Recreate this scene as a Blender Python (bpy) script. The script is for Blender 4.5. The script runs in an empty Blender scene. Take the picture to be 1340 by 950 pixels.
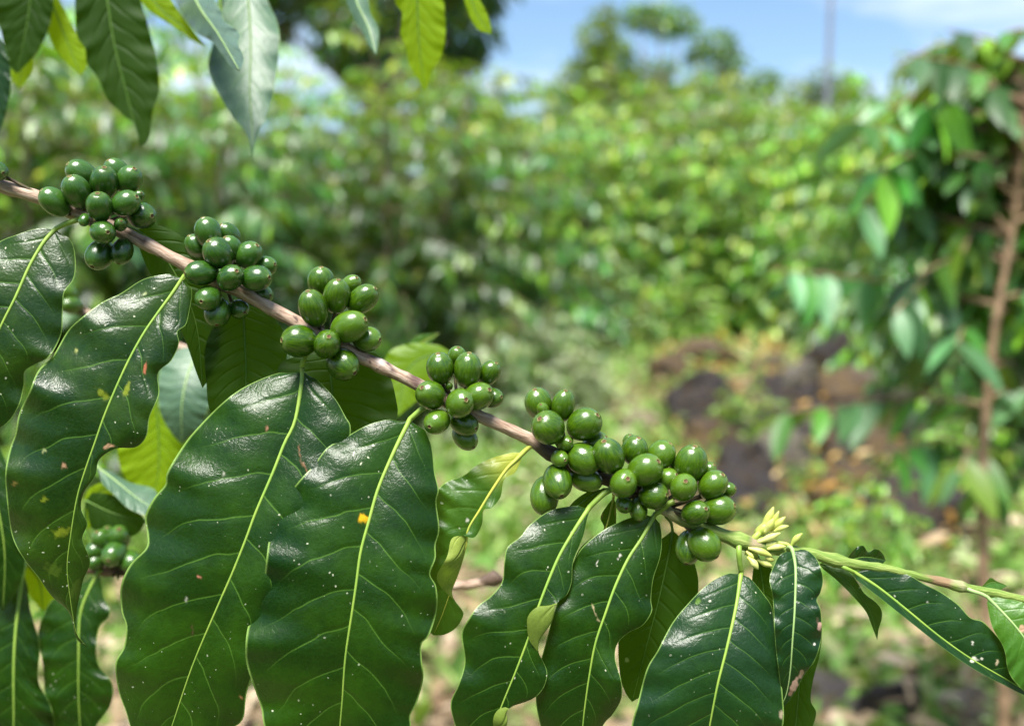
import bpy, bmesh, math, random
import numpy as np
from mathutils import Vector, Matrix, Euler, noise
from math import radians as RAD, pi

random.seed(7); rng = np.random.default_rng(7)
scene = bpy.context.scene
COL = scene.collection

# ------------------------------------------------------------------ camera
W0, H0 = 1340.0, 950.0
LENS = 35.0
F = W0 * LENS / 36.0
CX, CY = W0 / 2, H0 / 2
CAM = Vector((0, 0, 1.35))
PITCH = RAD(6.35)
FWD = Vector((0, math.cos(PITCH), -math.sin(PITCH)))
UP = Vector((0, math.sin(PITCH), math.cos(PITCH)))
RIGHT = Vector((1, 0, 0))
D0 = 0.42                        # metres from the lens to the fruiting branch
S0 = D0 / F                      # metres per photo pixel at the branch

def at(x, y, d):
    """photo pixel + distance along the view axis -> world point"""
    return CAM + RIGHT * ((x - CX) / F * d) + UP * (-(y - CY) / F * d) + FWD * d

def at_np(x, y, d):
    x = np.asarray(x, float); y = np.asarray(y, float); d = np.asarray(d, float)
    a = (x - CX) / F * d; b = -(y - CY) / F * d
    out = np.empty(x.shape + (3,))
    for i in range(3):
        out[..., i] = CAM[i] + RIGHT[i] * a + UP[i] * b + FWD[i] * d
    return out

cam_d = bpy.data.cameras.new('camera'); cam = bpy.data.objects.new('camera', cam_d); COL.objects.link(cam)
cam.location = CAM; cam.rotation_euler = (pi / 2 - PITCH, 0, 0)
cam_d.lens = LENS; cam_d.sensor_width = 36; cam_d.clip_start = 0.02; cam_d.clip_end = 2000
cam_d.dof.use_dof = True; cam_d.dof.focus_distance = D0 - 0.006; cam_d.dof.aperture_fstop = 5.6
scene.camera = cam

# ------------------------------------------------------------------ world, sun
SUN_EL, SUN_AZ = 67, 200          # azimuth: 0 = +Y, 90 = +X
w = bpy.data.worlds.new('World'); scene.world = w; w.use_nodes = True
nt = w.node_tree; nt.nodes.clear()
def N(nt, typ, **kw):
    n = nt.nodes.new(typ)
    for k, v in kw.items(): setattr(n, k, v)
    return n
out = N(nt, 'ShaderNodeOutputWorld'); bg = N(nt, 'ShaderNodeBackground')
sky = N(nt, 'ShaderNodeTexSky', sky_type='NISHITA'); sky.sun_disc = False
sky.sun_elevation = RAD(SUN_EL); sky.sun_rotation = RAD(SUN_AZ)
sky.air_density = 1.0; sky.dust_density = 0.6; sky.ozone_density = 1.6
tc = N(nt, 'ShaderNodeTexCoord'); mp = N(nt, 'ShaderNodeMapping'); mp.inputs['Scale'].default_value = (.9, 1.4, 3.2)
mp.inputs['Location'].default_value = (0.35, 0.1, 0.0)
nz = N(nt, 'ShaderNodeTexNoise'); nz.inputs['Scale'].default_value = 2.6; nz.inputs['Detail'].default_value = 7; nz.inputs['Roughness'].default_value = .55
cr = N(nt, 'ShaderNodeValToRGB'); cr.color_ramp.elements[0].position = .49; cr.color_ramp.elements[0].color = (.06, .06, .06, 1); cr.color_ramp.elements[1].position = .76
mx = N(nt, 'ShaderNodeMixRGB'); mx.inputs['Color2'].default_value = (13.0, 13.5, 14.0, 1)
bg.inputs['Strength'].default_value = 0.056
L = nt.links.new
L(tc.outputs['Generated'], mp.inputs['Vector']); L(mp.outputs[0], nz.inputs['Vector']); L(nz.outputs['Fac'], cr.inputs[0])
hs = N(nt, 'ShaderNodeHueSaturation'); hs.inputs['Saturation'].default_value = 1.2; hs.inputs['Value'].default_value = 1.6; L(sky.outputs[0], hs.inputs['Color'])
L(cr.outputs[0], mx.inputs['Fac']); L(hs.outputs[0], mx.inputs['Color1']); L(mx.outputs[0], bg.inputs['Color']); L(bg.outputs[0], out.inputs[0])

sd = bpy.data.lights.new('sun', 'SUN'); so = bpy.data.objects.new('sun', sd); COL.objects.link(so)
sd.energy = 5.0; sd.angle = RAD(25); sd.color = (1, .965, .89)
sv = Vector((math.sin(RAD(SUN_AZ)) * math.cos(RAD(SUN_EL)), math.cos(RAD(SUN_AZ)) * math.cos(RAD(SUN_EL)), math.sin(RAD(SUN_EL))))
so.rotation_euler = (-sv).to_track_quat('-Z', 'Y').to_euler(); so.location = sv * 50
vs = scene.view_settings; vs.view_transform = 'Standard'; vs.look = 'None'; vs.exposure = 1.08; vs.gamma = 1

# ------------------------------------------------------------------ object helpers
def link(o, parent=None):
    COL.objects.link(o)
    if parent is not None: o.parent = parent
    return o

def tag(o, label=None, cat=None, group=None, kind=None):
    if label: o['label'] = label
    if cat: o['category'] = cat
    if group: o['group'] = group
    if kind: o['kind'] = kind
    return o

def empty(name, loc, label, cat, group=None):
    o = bpy.data.objects.new(name, None); o.empty_display_size = .05; o.location = loc; COL.objects.link(o)
    return tag(o, label, cat, group)

def mesh_np(name, V, Fc, mats, parent=None, origin=None, uv=None, cols=None, smooth=True, matidx=None):
    """V (n,3) world coords, Fc list/array of faces -> one mesh object whose origin is `origin`."""
    V = np.asarray(V, float)
    pl = Vector(parent.matrix_basis.translation) if parent is not None else Vector((0, 0, 0))
    org = Vector(origin) if origin is not None else pl
    Vl = V - np.array(org)
    me = bpy.data.meshes.new(name)
    if isinstance(Fc, np.ndarray):
        nf, k = Fc.shape
        me.vertices.add(len(Vl)); me.vertices.foreach_set('co', Vl.astype(np.float32).ravel())
        me.loops.add(nf * k); me.loops.foreach_set('vertex_index', Fc.astype(np.int32).ravel())
        me.polygons.add(nf); me.polygons.foreach_set('loop_start', np.arange(0, nf * k, k, dtype=np.int32))
        me.update(calc_edges=True); me.validate()
    else:
        me.from_pydata(Vl.tolist(), [], Fc); me.update()
    li = np.empty(len(me.loops), np.int32); me.loops.foreach_get('vertex_index', li)
    if uv is not None:
        l = me.uv_layers.new(name='UVMap'); l.data.foreach_set('uv', np.asarray(uv, np.float32)[li].ravel())
    if cols is not None:
        for nm, c in cols.items():
            a = me.color_attributes.new(nm, 'FLOAT_COLOR', 'POINT'); a.data.foreach_set('color', np.asarray(c, np.float32).ravel())
    for m in (mats if isinstance(mats, (list, tuple)) else [mats]): me.materials.append(m)
    if matidx is not None: me.polygons.foreach_set('material_index', np.asarray(matidx, np.int32))
    me.polygons.foreach_set('use_smooth', np.full(len(me.polygons), smooth))
    o = bpy.data.objects.new(name, me)
    o.location = org - (pl if parent is not None else Vector((0, 0, 0)))
    return link(o, parent)

def catmull(pts, n=400):
    P = np.asarray(pts, float)
    if len(P) == 2:
        t = np.linspace(0, 1, n)[:, None]; return P[0] * (1 - t) + P[1] * t
    P = np.vstack([2 * P[0] - P[1], P, 2 * P[-1] - P[-2]])
    segs = len(P) - 3; outp = []
    m = max(4, n // segs)
    for i in range(segs):
        p0, p1, p2, p3 = P[i:i + 4]
        t = np.linspace(0, 1, m, endpoint=False)[:, None]
        outp.append(.5 * ((2 * p1) + (-p0 + p2) * t + (2 * p0 - 5 * p1 + 4 * p2 - p3) * t ** 2 + (-p0 + 3 * p1 - 3 * p2 + p3) * t ** 3))
    outp.append(P[-2][None]); return np.vstack(outp)

def resample(pts, t):
    C = catmull(pts)
    s = np.r_[0, np.cumsum(np.linalg.norm(np.diff(C[:, :2], axis=0), axis=1))]; s /= s[-1]
    return np.stack([np.interp(t, s, C[:, k]) for k in range(C.shape[1])], 1)

def tube_np(P, R, n=10):
    """closed tube through points P (m,3), radii R -> V, F(list)"""
    P = np.asarray(P, float); R = np.broadcast_to(np.asarray(R, float), (len(P),)).copy()
    T = np.gradient(P, axis=0); T /= np.linalg.norm(T, axis=1)[:, None] + 1e-12
    nrm = np.cross(T[0], [0.13, -.9, .41]); nrm /= np.linalg.norm(nrm); rings = []
    a = np.linspace(0, 2 * pi, n, endpoint=False)
    for i in range(len(P)):
        nrm = nrm - T[i] * nrm.dot(T[i]); nrm /= np.linalg.norm(nrm); b = np.cross(T[i], nrm)
        rings.append(P[i] + R[i] * (np.cos(a)[:, None] * nrm + np.sin(a)[:, None] * b))
    V = np.vstack(rings); Fc = []
    for i in range(len(P) - 1):
        for j in range(n):
            k = (j + 1) % n
            Fc.append((i * n + j, i * n + k, (i + 1) * n + k, (i + 1) * n + j))
    Fc.append(tuple(range(n - 1, -1, -1))); Fc.append(tuple(range((len(P) - 1) * n, len(P) * n)))
    uv = np.stack([np.tile(a / (2 * pi), len(P)), np.repeat(np.linspace(0, 1, len(P)), n)], 1)
    return V, Fc, uv

def join(parts):
    V, Fc, off = [], [], 0
    for v, f in parts:
        V.append(v); Fc += [tuple(int(i) + off for i in q) for q in f]; off += len(v)
    return np.vstack(V), Fc

# ------------------------------------------------------------------ materials
def mat(name):
    m = bpy.data.materials.new(name); m.use_nodes = True; m.node_tree.nodes.clear()
    return m, m.node_tree

def math_n(nt, op, a, b=None, c=None, clamp=False):
    n = nt.nodes.new('ShaderNodeMath'); n.operation = op; n.use_clamp = clamp
    for i, v in enumerate((a, b, c)):
        if v is None: continue
        if isinstance(v, (int, float)): n.inputs[i].default_value = v
        else: nt.links.new(v, n.inputs[i])
    return n.outputs[0]

def mix(nt, fac, a, b):
    n = nt.nodes.new('ShaderNodeMixRGB')
    for i, v in zip(('Fac', 'Color1', 'Color2'), (fac, a, b)):
        if isinstance(v, (int, float)): n.inputs[i].default_value = v
        elif isinstance(v, tuple): n.inputs[i].default_value = (*v, 1) if len(v) == 3 else v
        else: nt.links.new(v, n.inputs[i])
    return n.outputs[0]

def ramp(nt, fac, stops):
    n = nt.nodes.new('ShaderNodeValToRGB'); nt.links.new(fac, n.inputs[0]); e = n.color_ramp.elements
    while len(e) < len(stops): e.new(.5)
    for s, (p, c) in zip(e, stops):
        s.position = p; s.color = (c, c, c, 1) if isinstance(c, (int, float)) else (*c, 1)
    return n.outputs[0]

def noise_t(nt, vec, scale, detail=4, rough=.5, dist=0):
    n = nt.nodes.new('ShaderNodeTexNoise'); n.inputs['Scale'].default_value = scale; n.inputs['Detail'].default_value = detail
    n.inputs['Roughness'].default_value = rough; n.inputs['Distortion'].default_value = dist
    if vec is not None: nt.links.new(vec, n.inputs['Vector'])
    return n.outputs['Fac']

def smooth01(nt, v, lo, hi):
    n = nt.nodes.new('ShaderNodeMapRange'); n.interpolation_type = 'SMOOTHSTEP'; nt.links.new(v, n.inputs[0])
    n.inputs[1].default_value = lo; n.inputs[2].default_value = hi; return n.outputs[0]

def bump(nt, h, strength, dist, normal=None):
    n = nt.nodes.new('ShaderNodeBump'); n.inputs['Strength'].default_value = strength; n.inputs['Distance'].default_value = dist
    nt.links.new(h, n.inputs['Height'])
    if normal is not None: nt.links.new(normal, n.inputs['Normal'])
    return n.outputs[0]

NV = 10.0          # side veins per leaf half
def blade_material(name, top, top2, under, trans, rough=.36, t_amt=.22, specks=1.0, spec=.5, base_yellow=0.0):
    m, nt = mat(name); Lk = nt.links.new
    o = N(nt, 'ShaderNodeOutputMaterial')
    uvn = N(nt, 'ShaderNodeUVMap'); sp = N(nt, 'ShaderNodeSeparateXYZ'); Lk(uvn.outputs[0], sp.inputs[0])
    U, Vv = sp.outputs[0], sp.outputs[1]
    s = math_n(nt, 'MULTIPLY_ADD', U, 2.0, -1.0); a = math_n(nt, 'ABSOLUTE', s)
    tcn = N(nt, 'ShaderNodeTexCoord'); ob = tcn.outputs['Object']
    side = math_n(nt, 'GREATER_THAN', s, 0.0)
    a3 = math_n(nt, 'POWER', a, 3.0)
    cv = math_n(nt, 'ADD', math_n(nt, 'MULTIPLY', a, .10), math_n(nt, 'MULTIPLY', a3, .06))
    wob = math_n(nt, 'MULTIPLY', math_n(nt, 'SUBTRACT', noise_t(nt, ob, 45, 2), .5), .05)
    ph = math_n(nt, 'MULTIPLY', math_n(nt, 'ADD', math_n(nt, 'SUBTRACT', Vv, cv), wob), NV)
    ph = math_n(nt, 'ADD', ph, math_n(nt, 'MULTIPLY', side, .42))
    d = math_n(nt, 'ABSOLUTE', math_n(nt, 'SUBTRACT', math_n(nt, 'FRACT', ph), .5))
    vein = math_n(nt, 'SUBTRACT', 1.0, smooth01(nt, d, .007, .028))
    vein = math_n(nt, 'MULTIPLY', vein, math_n(nt, 'SUBTRACT', 1.0, smooth01(nt, a, .45, .92)))
    groove = math_n(nt, 'SUBTRACT', 1.0, smooth01(nt, d, .0, .16))
    groove = math_n(nt, 'MULTIPLY', groove, math_n(nt, 'SUBTRACT', 1.0, smooth01(nt, a, .5, .95)))
    # fine net of tertiary veins
    vor = N(nt, 'ShaderNodeTexVoronoi', feature='DISTANCE_TO_EDGE'); vor.inputs['Scale'].default_value = 430; 
    nwarp = N(nt, 'ShaderNodeVectorMath', operation='ADD'); nzc = N(nt, 'ShaderNodeTexNoise'); nzc.inputs['Scale'].default_value = 160
    Lk(ob, nzc.inputs['Vector']); sc = N(nt, 'ShaderNodeVectorMath', operation='SCALE'); sc.inputs['Scale'].default_value = .004
    Lk(nzc.outputs['Color'], sc.inputs[0]); Lk(ob, nwarp.inputs[0]); Lk(sc.outputs[0], nwarp.inputs[1]); Lk(nwarp.outputs[0], vor.inputs['Vector'])
    net = smooth01(nt, vor.outputs['Distance'], .0, .16)
    fine = noise_t(nt, ob, 900, 3, .6)
    # colour
    mott = smooth01(nt, noise_t(nt, ob, 30, 4, .6), .38, .64)
    rnd = N(nt, 'ShaderNodeObjectInfo').outputs['Random']
    c = mix(nt, mott, top, top2)
    c = mix(nt, math_n(nt, 'MULTIPLY', smooth01(nt, noise_t(nt, ob, 260, 3, .6), .35, .75), .35), c, tuple(x * .6 for x in top))
    c = mix(nt, math_n(nt, 'MULTIPLY', math_n(nt, 'SUBTRACT', 1.0, net), .07), c, tuple(min(1, x * 1.9) for x in top2))
    c = mix(nt, math_n(nt, 'MULTIPLY', vein, .46), c, (.10, .22, .03))
    if base_yellow:
        by = math_n(nt, 'MULTIPLY', math_n(nt, 'SUBTRACT', 1.0, smooth01(nt, Vv, .05, .26)), base_yellow)
        c = mix(nt, by, c, (.42, .44, .06))
    edge = smooth01(nt, a, .972, .995)
    c = mix(nt, math_n(nt, 'MULTIPLY', edge, .75), c, (.22, .36, .08))
    # pale dust specks
    vs1 = N(nt, 'ShaderNodeTexVoronoi', feature='F1'); vs1.inputs['Scale'].default_value = 340; Lk(nwarp.outputs[0], vs1.inputs['Vector'])
    sx = N(nt, 'ShaderNodeSeparateColor'); Lk(vs1.outputs['Color'], sx.inputs[0])
    keep = math_n(nt, 'GREATER_THAN', sx.outputs[0], 1 - .85 * specks)
    rad = math_n(nt, 'MULTIPLY_ADD', math_n(nt, 'POWER', sx.outputs[1], 2.2), .14, .030)
    clump = smooth01(nt, noise_t(nt, ob, 26, 3), .42, .60)
    spk = math_n(nt, 'MULTIPLY', math_n(nt, 'MULTIPLY', math_n(nt, 'LESS_THAN', vs1.outputs['Distance'], rad), keep), clump)
    c = mix(nt, math_n(nt, 'MULTIPLY', spk, .8), c, (.55, .56, .42))
    vc = N(nt, 'ShaderNodeVertexColor', layer_name='spot'); c = mix(nt, vc.outputs['Alpha'], c, vc.outputs['Color'])
    # surface relief
    b1 = bump(nt, net, .09, .0005); b1 = bump(nt, fine, .12, .0005, b1); b1 = bump(nt, noise_t(nt, ob, 240, 5, .65), .26, .0012, b1)
    b1 = bump(nt, math_n(nt, 'SUBTRACT', 1.0, groove), .18, .0010, b1)
    rg = math_n(nt, 'MULTIPLY_ADD', noise_t(nt, ob, 60, 4, .6), .22, rough - .11)
    p = N(nt, 'ShaderNodeBsdfPrincipled'); Lk(c, p.inputs['Base Color']); Lk(rg, p.inputs['Roughness']); Lk(b1, p.inputs['Normal'])
    p.inputs['Specular IOR Level'].default_value = spec
    # lower face: paler, matt, veins raised
    cu = mix(nt, mott, under, tuple(x * .8 for x in under)); cu = mix(nt, math_n(nt, 'MULTIPLY', vein, .7), cu, tuple(min(1, x * 1.7) for x in under))
    cu = mix(nt, math_n(nt, 'MULTIPLY', math_n(nt, 'SUBTRACT', 1.0, net), .3), cu, tuple(min(1, x * 1.35) for x in under))
    cu = mix(nt, vc.outputs['Alpha'], cu, vc.outputs['Color'])
    pu = N(nt, 'ShaderNodeBsdfPrincipled'); Lk(cu, pu.inputs['Base Color']); pu.inputs['Roughness'].default_value = .6; pu.inputs['Specular IOR Level'].default_value = .18
    Lk(bump(nt, groove, .5, .0012), pu.inputs['Normal'])
    geo = N(nt, 'ShaderNodeNewGeometry'); mb = N(nt, 'ShaderNodeMixShader'); Lk(geo.outputs['Backfacing'], mb.inputs[0]); Lk(p.outputs[0], mb.inputs[1]); Lk(pu.outputs[0], mb.inputs[2])
    tr = N(nt, 'ShaderNodeBsdfTranslucent'); ct = mix(nt, math_n(nt, 'MULTIPLY', vein, .5), trans, tuple(x * .55 for x in trans)); Lk(ct, tr.inputs['Color'])
    mt = N(nt, 'ShaderNodeMixShader'); mt.inputs[0].default_value = t_amt; Lk(mb.outputs[0], mt.inputs[1]); Lk(tr.outputs[0], mt.inputs[2])
    Lk(mt.outputs[0], o.inputs[0]); return m

M = {}
M['blade'] = blade_material('coffee_leaf_dark', (.0035, .022, .003), (.014, .050, .003), (.14, .20, .03), (.22, .40, .01), .29, .12, 1.0, .28)
M['blade_old'] = blade_material('coffee_leaf_old', (.0035, .021, .004), (.019, .050, .004), (.18, .25, .03), (.22, .40, .01), .29, .10, 2.2, .32)
M['blade_blue'] = blade_material('coffee_leaf_blue', (.005, .025, .008), (.010, .040, .007), (.18, .26, .035), (.20, .40, .02), .30, .10, 1.0, .30)
M['blade_young'] = blade_material('coffee_leaf_young', (.040, .135, .012), (.055, .155, .010), (.2, .3, .03), (.28, .5, .02), .40, .25, .6)
M['blade_yellowbase'] = blade_material('coffee_leaf_yellow_base', (.020, .075, .006), (.034, .10, .006), (.22, .28, .05), (.32, .5, .02), .40, .20, .6, .4, .85)
M['blade_back'] = blade_material('coffee_leaf_painted_shade', (.012, .050, .006), (.020, .065, .006), (.014, .042, .003), (.13, .26, .002), .5, .30, .4)  # dark lower face: shade is put into its colour
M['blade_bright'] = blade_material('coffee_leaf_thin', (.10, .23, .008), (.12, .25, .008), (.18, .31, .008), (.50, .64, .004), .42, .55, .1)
M['blade_grey'] = blade_material('coffee_leaf_sheen_grey', (.060, .120, .070), (.075, .145, .080), (.10, .17, .05), (.12, .28, .04), .46, .06, .4, .5)  # sky sheen is put into the pale grey base colour
M['blade_shiny'] = blade_material('coffee_leaf_shiny', (.060, .110, .070), (.080, .14, .09), (.10, .17, .05), (.12, .28, .04), .30, .04, .4, 1.0)  # pale base carries the painted sheen too

def simple_mat(name, col, rough=.5, spec=.4, col2=None, nscale=20, bmp=0, trans=None):
    m, nt = mat(name); o = N(nt, 'ShaderNodeOutputMaterial'); p = N(nt, 'ShaderNodeBsdfPrincipled'); tcn = N(nt, 'ShaderNodeTexCoord')
    nv = noise_t(nt, tcn.outputs['Object'], nscale, 5, .6)
    c = mix(nt, smooth01(nt, nv, .35, .65), col, col2 or tuple(x * .7 for x in col)); nt.links.new(c, p.inputs['Base Color'])
    p.inputs['Roughness'].default_value = rough; p.inputs['Specular IOR Level'].default_value = spec
    if bmp: nt.links.new(bump(nt, nv, .6, bmp), p.inputs['Normal'])
    nt.links.new(p.outputs[0], o.inputs[0]); return m
M['midrib'] = simple_mat('midrib_green', (.20, .34, .05), .42, .4, (.26, .38, .06), 120)
M['midrib_dull'] = simple_mat('midrib_dull', (.08, .17, .02), .5, .3, (.10, .19, .03), 120)
M['midrib_pale'] = simple_mat('midrib_pale', (.30, .42, .16), .45, .4, (.24, .38, .12), 120)
M['midrib_yellow'] = simple_mat('midrib_yellow', (.46, .46, .07), .42, .4, (.36, .42, .07), 120)

# bark of the fruiting stem: woody tan on the left turning green towards the growing tip
def stem_mat(name, green_from=.685):
    m, nt = mat(name); Lk = nt.links.new; o = N(nt, 'ShaderNodeOutputMaterial'); p = N(nt, 'ShaderNodeBsdfPrincipled')
    tcn = N(nt, 'ShaderNodeTexCoord'); uvn = N(nt, 'ShaderNodeUVMap'); sp = N(nt, 'ShaderNodeSeparateXYZ'); Lk(uvn.outputs[0], sp.inputs[0])
    mpn = N(nt, 'ShaderNodeMapping'); mpn.inputs['Scale'].default_value = (5.0, 26, 1); Lk(uvn.outputs[0], mpn.inputs[0])
    st = noise_t(nt, mpn.outputs[0], 2.2, 6, .65); fl = noise_t(nt, tcn.outputs['Object'], 130, 5, .6)
    c = ramp(nt, st, [(.28, (.11, .065, .042)), (.45, (.32, .21, .145)), (.6, (.46, .345, .26)), (.75, (.58, .50, .43))])
    c = mix(nt, smooth01(nt, fl, .60, .70), c, (.06, .028, .022))
    vc = N(nt, 'ShaderNodeVertexColor', layer_name='spot')
    g = mix(nt, smooth01(nt, st, .4, .65), (.13, .22, .03), (.26, .33, .08))
    c = mix(nt, smooth01(nt, sp.outputs[1], green_from - .02, green_from + .025), c, g)
    c = mix(nt, vc.outputs['Alpha'], c, vc.outputs['Color'])
    Lk(c, p.inputs['Base Color']); p.inputs['Roughness'].default_value = .55; p.inputs['Specular IOR Level'].default_value = .35
    Lk(bump(nt, math_n(nt, 'ADD', st, math_n(nt, 'MULTIPLY', fl, .6)), .8, .0012), p.inputs['Normal']); Lk(p.outputs[0], o.inputs[0]); return m
M['stem'] = None
M['bark'] = simple_mat('coffee_bark', (.20, .125, .07), .8, .2, (.36, .25, .16), 30, .004)
M['bark_far'] = simple_mat('grey_bark', (.16, .12, .08), .85, .2, (.26, .20, .14), 12, .01)
M['node'] = simple_mat('dark_node', (.045, .03, .022), .7, .3, (.10, .085, .03), 300, .0006)

def berry_mat(name, dark, light):
    m, nt = mat(name); Lk = nt.links.new; o = N(nt, 'ShaderNodeOutputMaterial'); p = N(nt, 'ShaderNodeBsdfPrincipled')
    tcn = N(nt, 'ShaderNodeTexCoord'); sp = N(nt, 'ShaderNodeSeparateXYZ'); Lk(tcn.outputs['Object'], sp.inputs[0])
    ang = math_n(nt, 'ARCTAN2', sp.outputs[1], sp.outputs[0])
    cmb = N(nt, 'ShaderNodeCombineXYZ'); Lk(math_n(nt, 'MULTIPLY', ang, 3.4), cmb.inputs[0]); Lk(math_n(nt, 'MULTIPLY', sp.outputs[2], .9), cmb.inputs[1])
    rnd = N(nt, 'ShaderNodeObjectInfo').outputs['Random']; Lk(math_n(nt, 'MULTIPLY', rnd, 50), cmb.inputs[2])
    st = noise_t(nt, cmb.outputs[0], 2.4, 4, .6); bl = noise_t(nt, tcn.outputs['Object'], 2.0, 3)
    c = mix(nt, smooth01(nt, st, .35, .68), dark, light)
    c = mix(nt, math_n(nt, 'MULTIPLY', math_n(nt, 'POWER', rnd, 1.5), .75), c, tuple(x * 1.3 + .006 for x in light))
    c = mix(nt, math_n(nt, 'MULTIPLY', smooth01(nt, sp.outputs[2], .72, 1.0), .35), c, (.12, .20, .04))
    vv = N(nt, 'ShaderNodeTexVoronoi'); vv.inputs['Scale'].default_value = 4.2; Lk(tcn.outputs['Object'], vv.inputs['Vector'])
    sx = N(nt, 'ShaderNodeSeparateColor'); Lk(vv.outputs['Color'], sx.inputs[0])
    pk = math_n(nt, 'MULTIPLY', math_n(nt, 'LESS_THAN', vv.outputs['Distance'], .075), math_n(nt, 'GREATER_THAN', sx.outputs[0], .62))
    c = mix(nt, math_n(nt, 'MULTIPLY', pk, .22), c, (.40, .42, .22))
    Lk(c, p.inputs['Base Color']); Lk(math_n(nt, 'MULTIPLY_ADD', bl, .24, .12), p.inputs['Roughness']); p.inputs['Specular IOR Level'].default_value = .7
    p.inputs['Subsurface Weight'].default_value = .08; p.inputs['Subsurface Radius'].default_value = (.002, .004, .001); p.inputs['Subsurface Scale'].default_value = .6
    Lk(bump(nt, math_n(nt, 'ADD', st, math_n(nt, 'MULTIPLY', noise_t(nt, tcn.outputs['Object'], 7, 4, .6), .8)), .08, .05), p.inputs['Normal'])
    Lk(p.outputs[0], o.inputs[0]); return m
M['berry'] = berry_mat('green_berry', (.020, .064, .0015), (.060, .128, .002))
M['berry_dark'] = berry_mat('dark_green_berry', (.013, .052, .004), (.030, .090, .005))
M['calyx_ring'] = simple_mat('calyx_ring', (.20, .19, .055), .6, .3, (.07, .085, .02), 2.2)
M['calyx_core'] = simple_mat('calyx_core', (.07, .035, .018), .7, .2, (.16, .08, .045), 5)
M['bud'] = simple_mat('flower_bud', (.40, .44, .09), .45, .4, (.56, .58, .20), 150)
M['bud_green'] = simple_mat('green_bud', (.26, .36, .05), .45, .4, (.40, .46, .10), 90)
M['twig'] = simple_mat('pale_twig', (.42, .33, .25), .7, .3, (.28, .20, .14), 60, .001)

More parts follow.
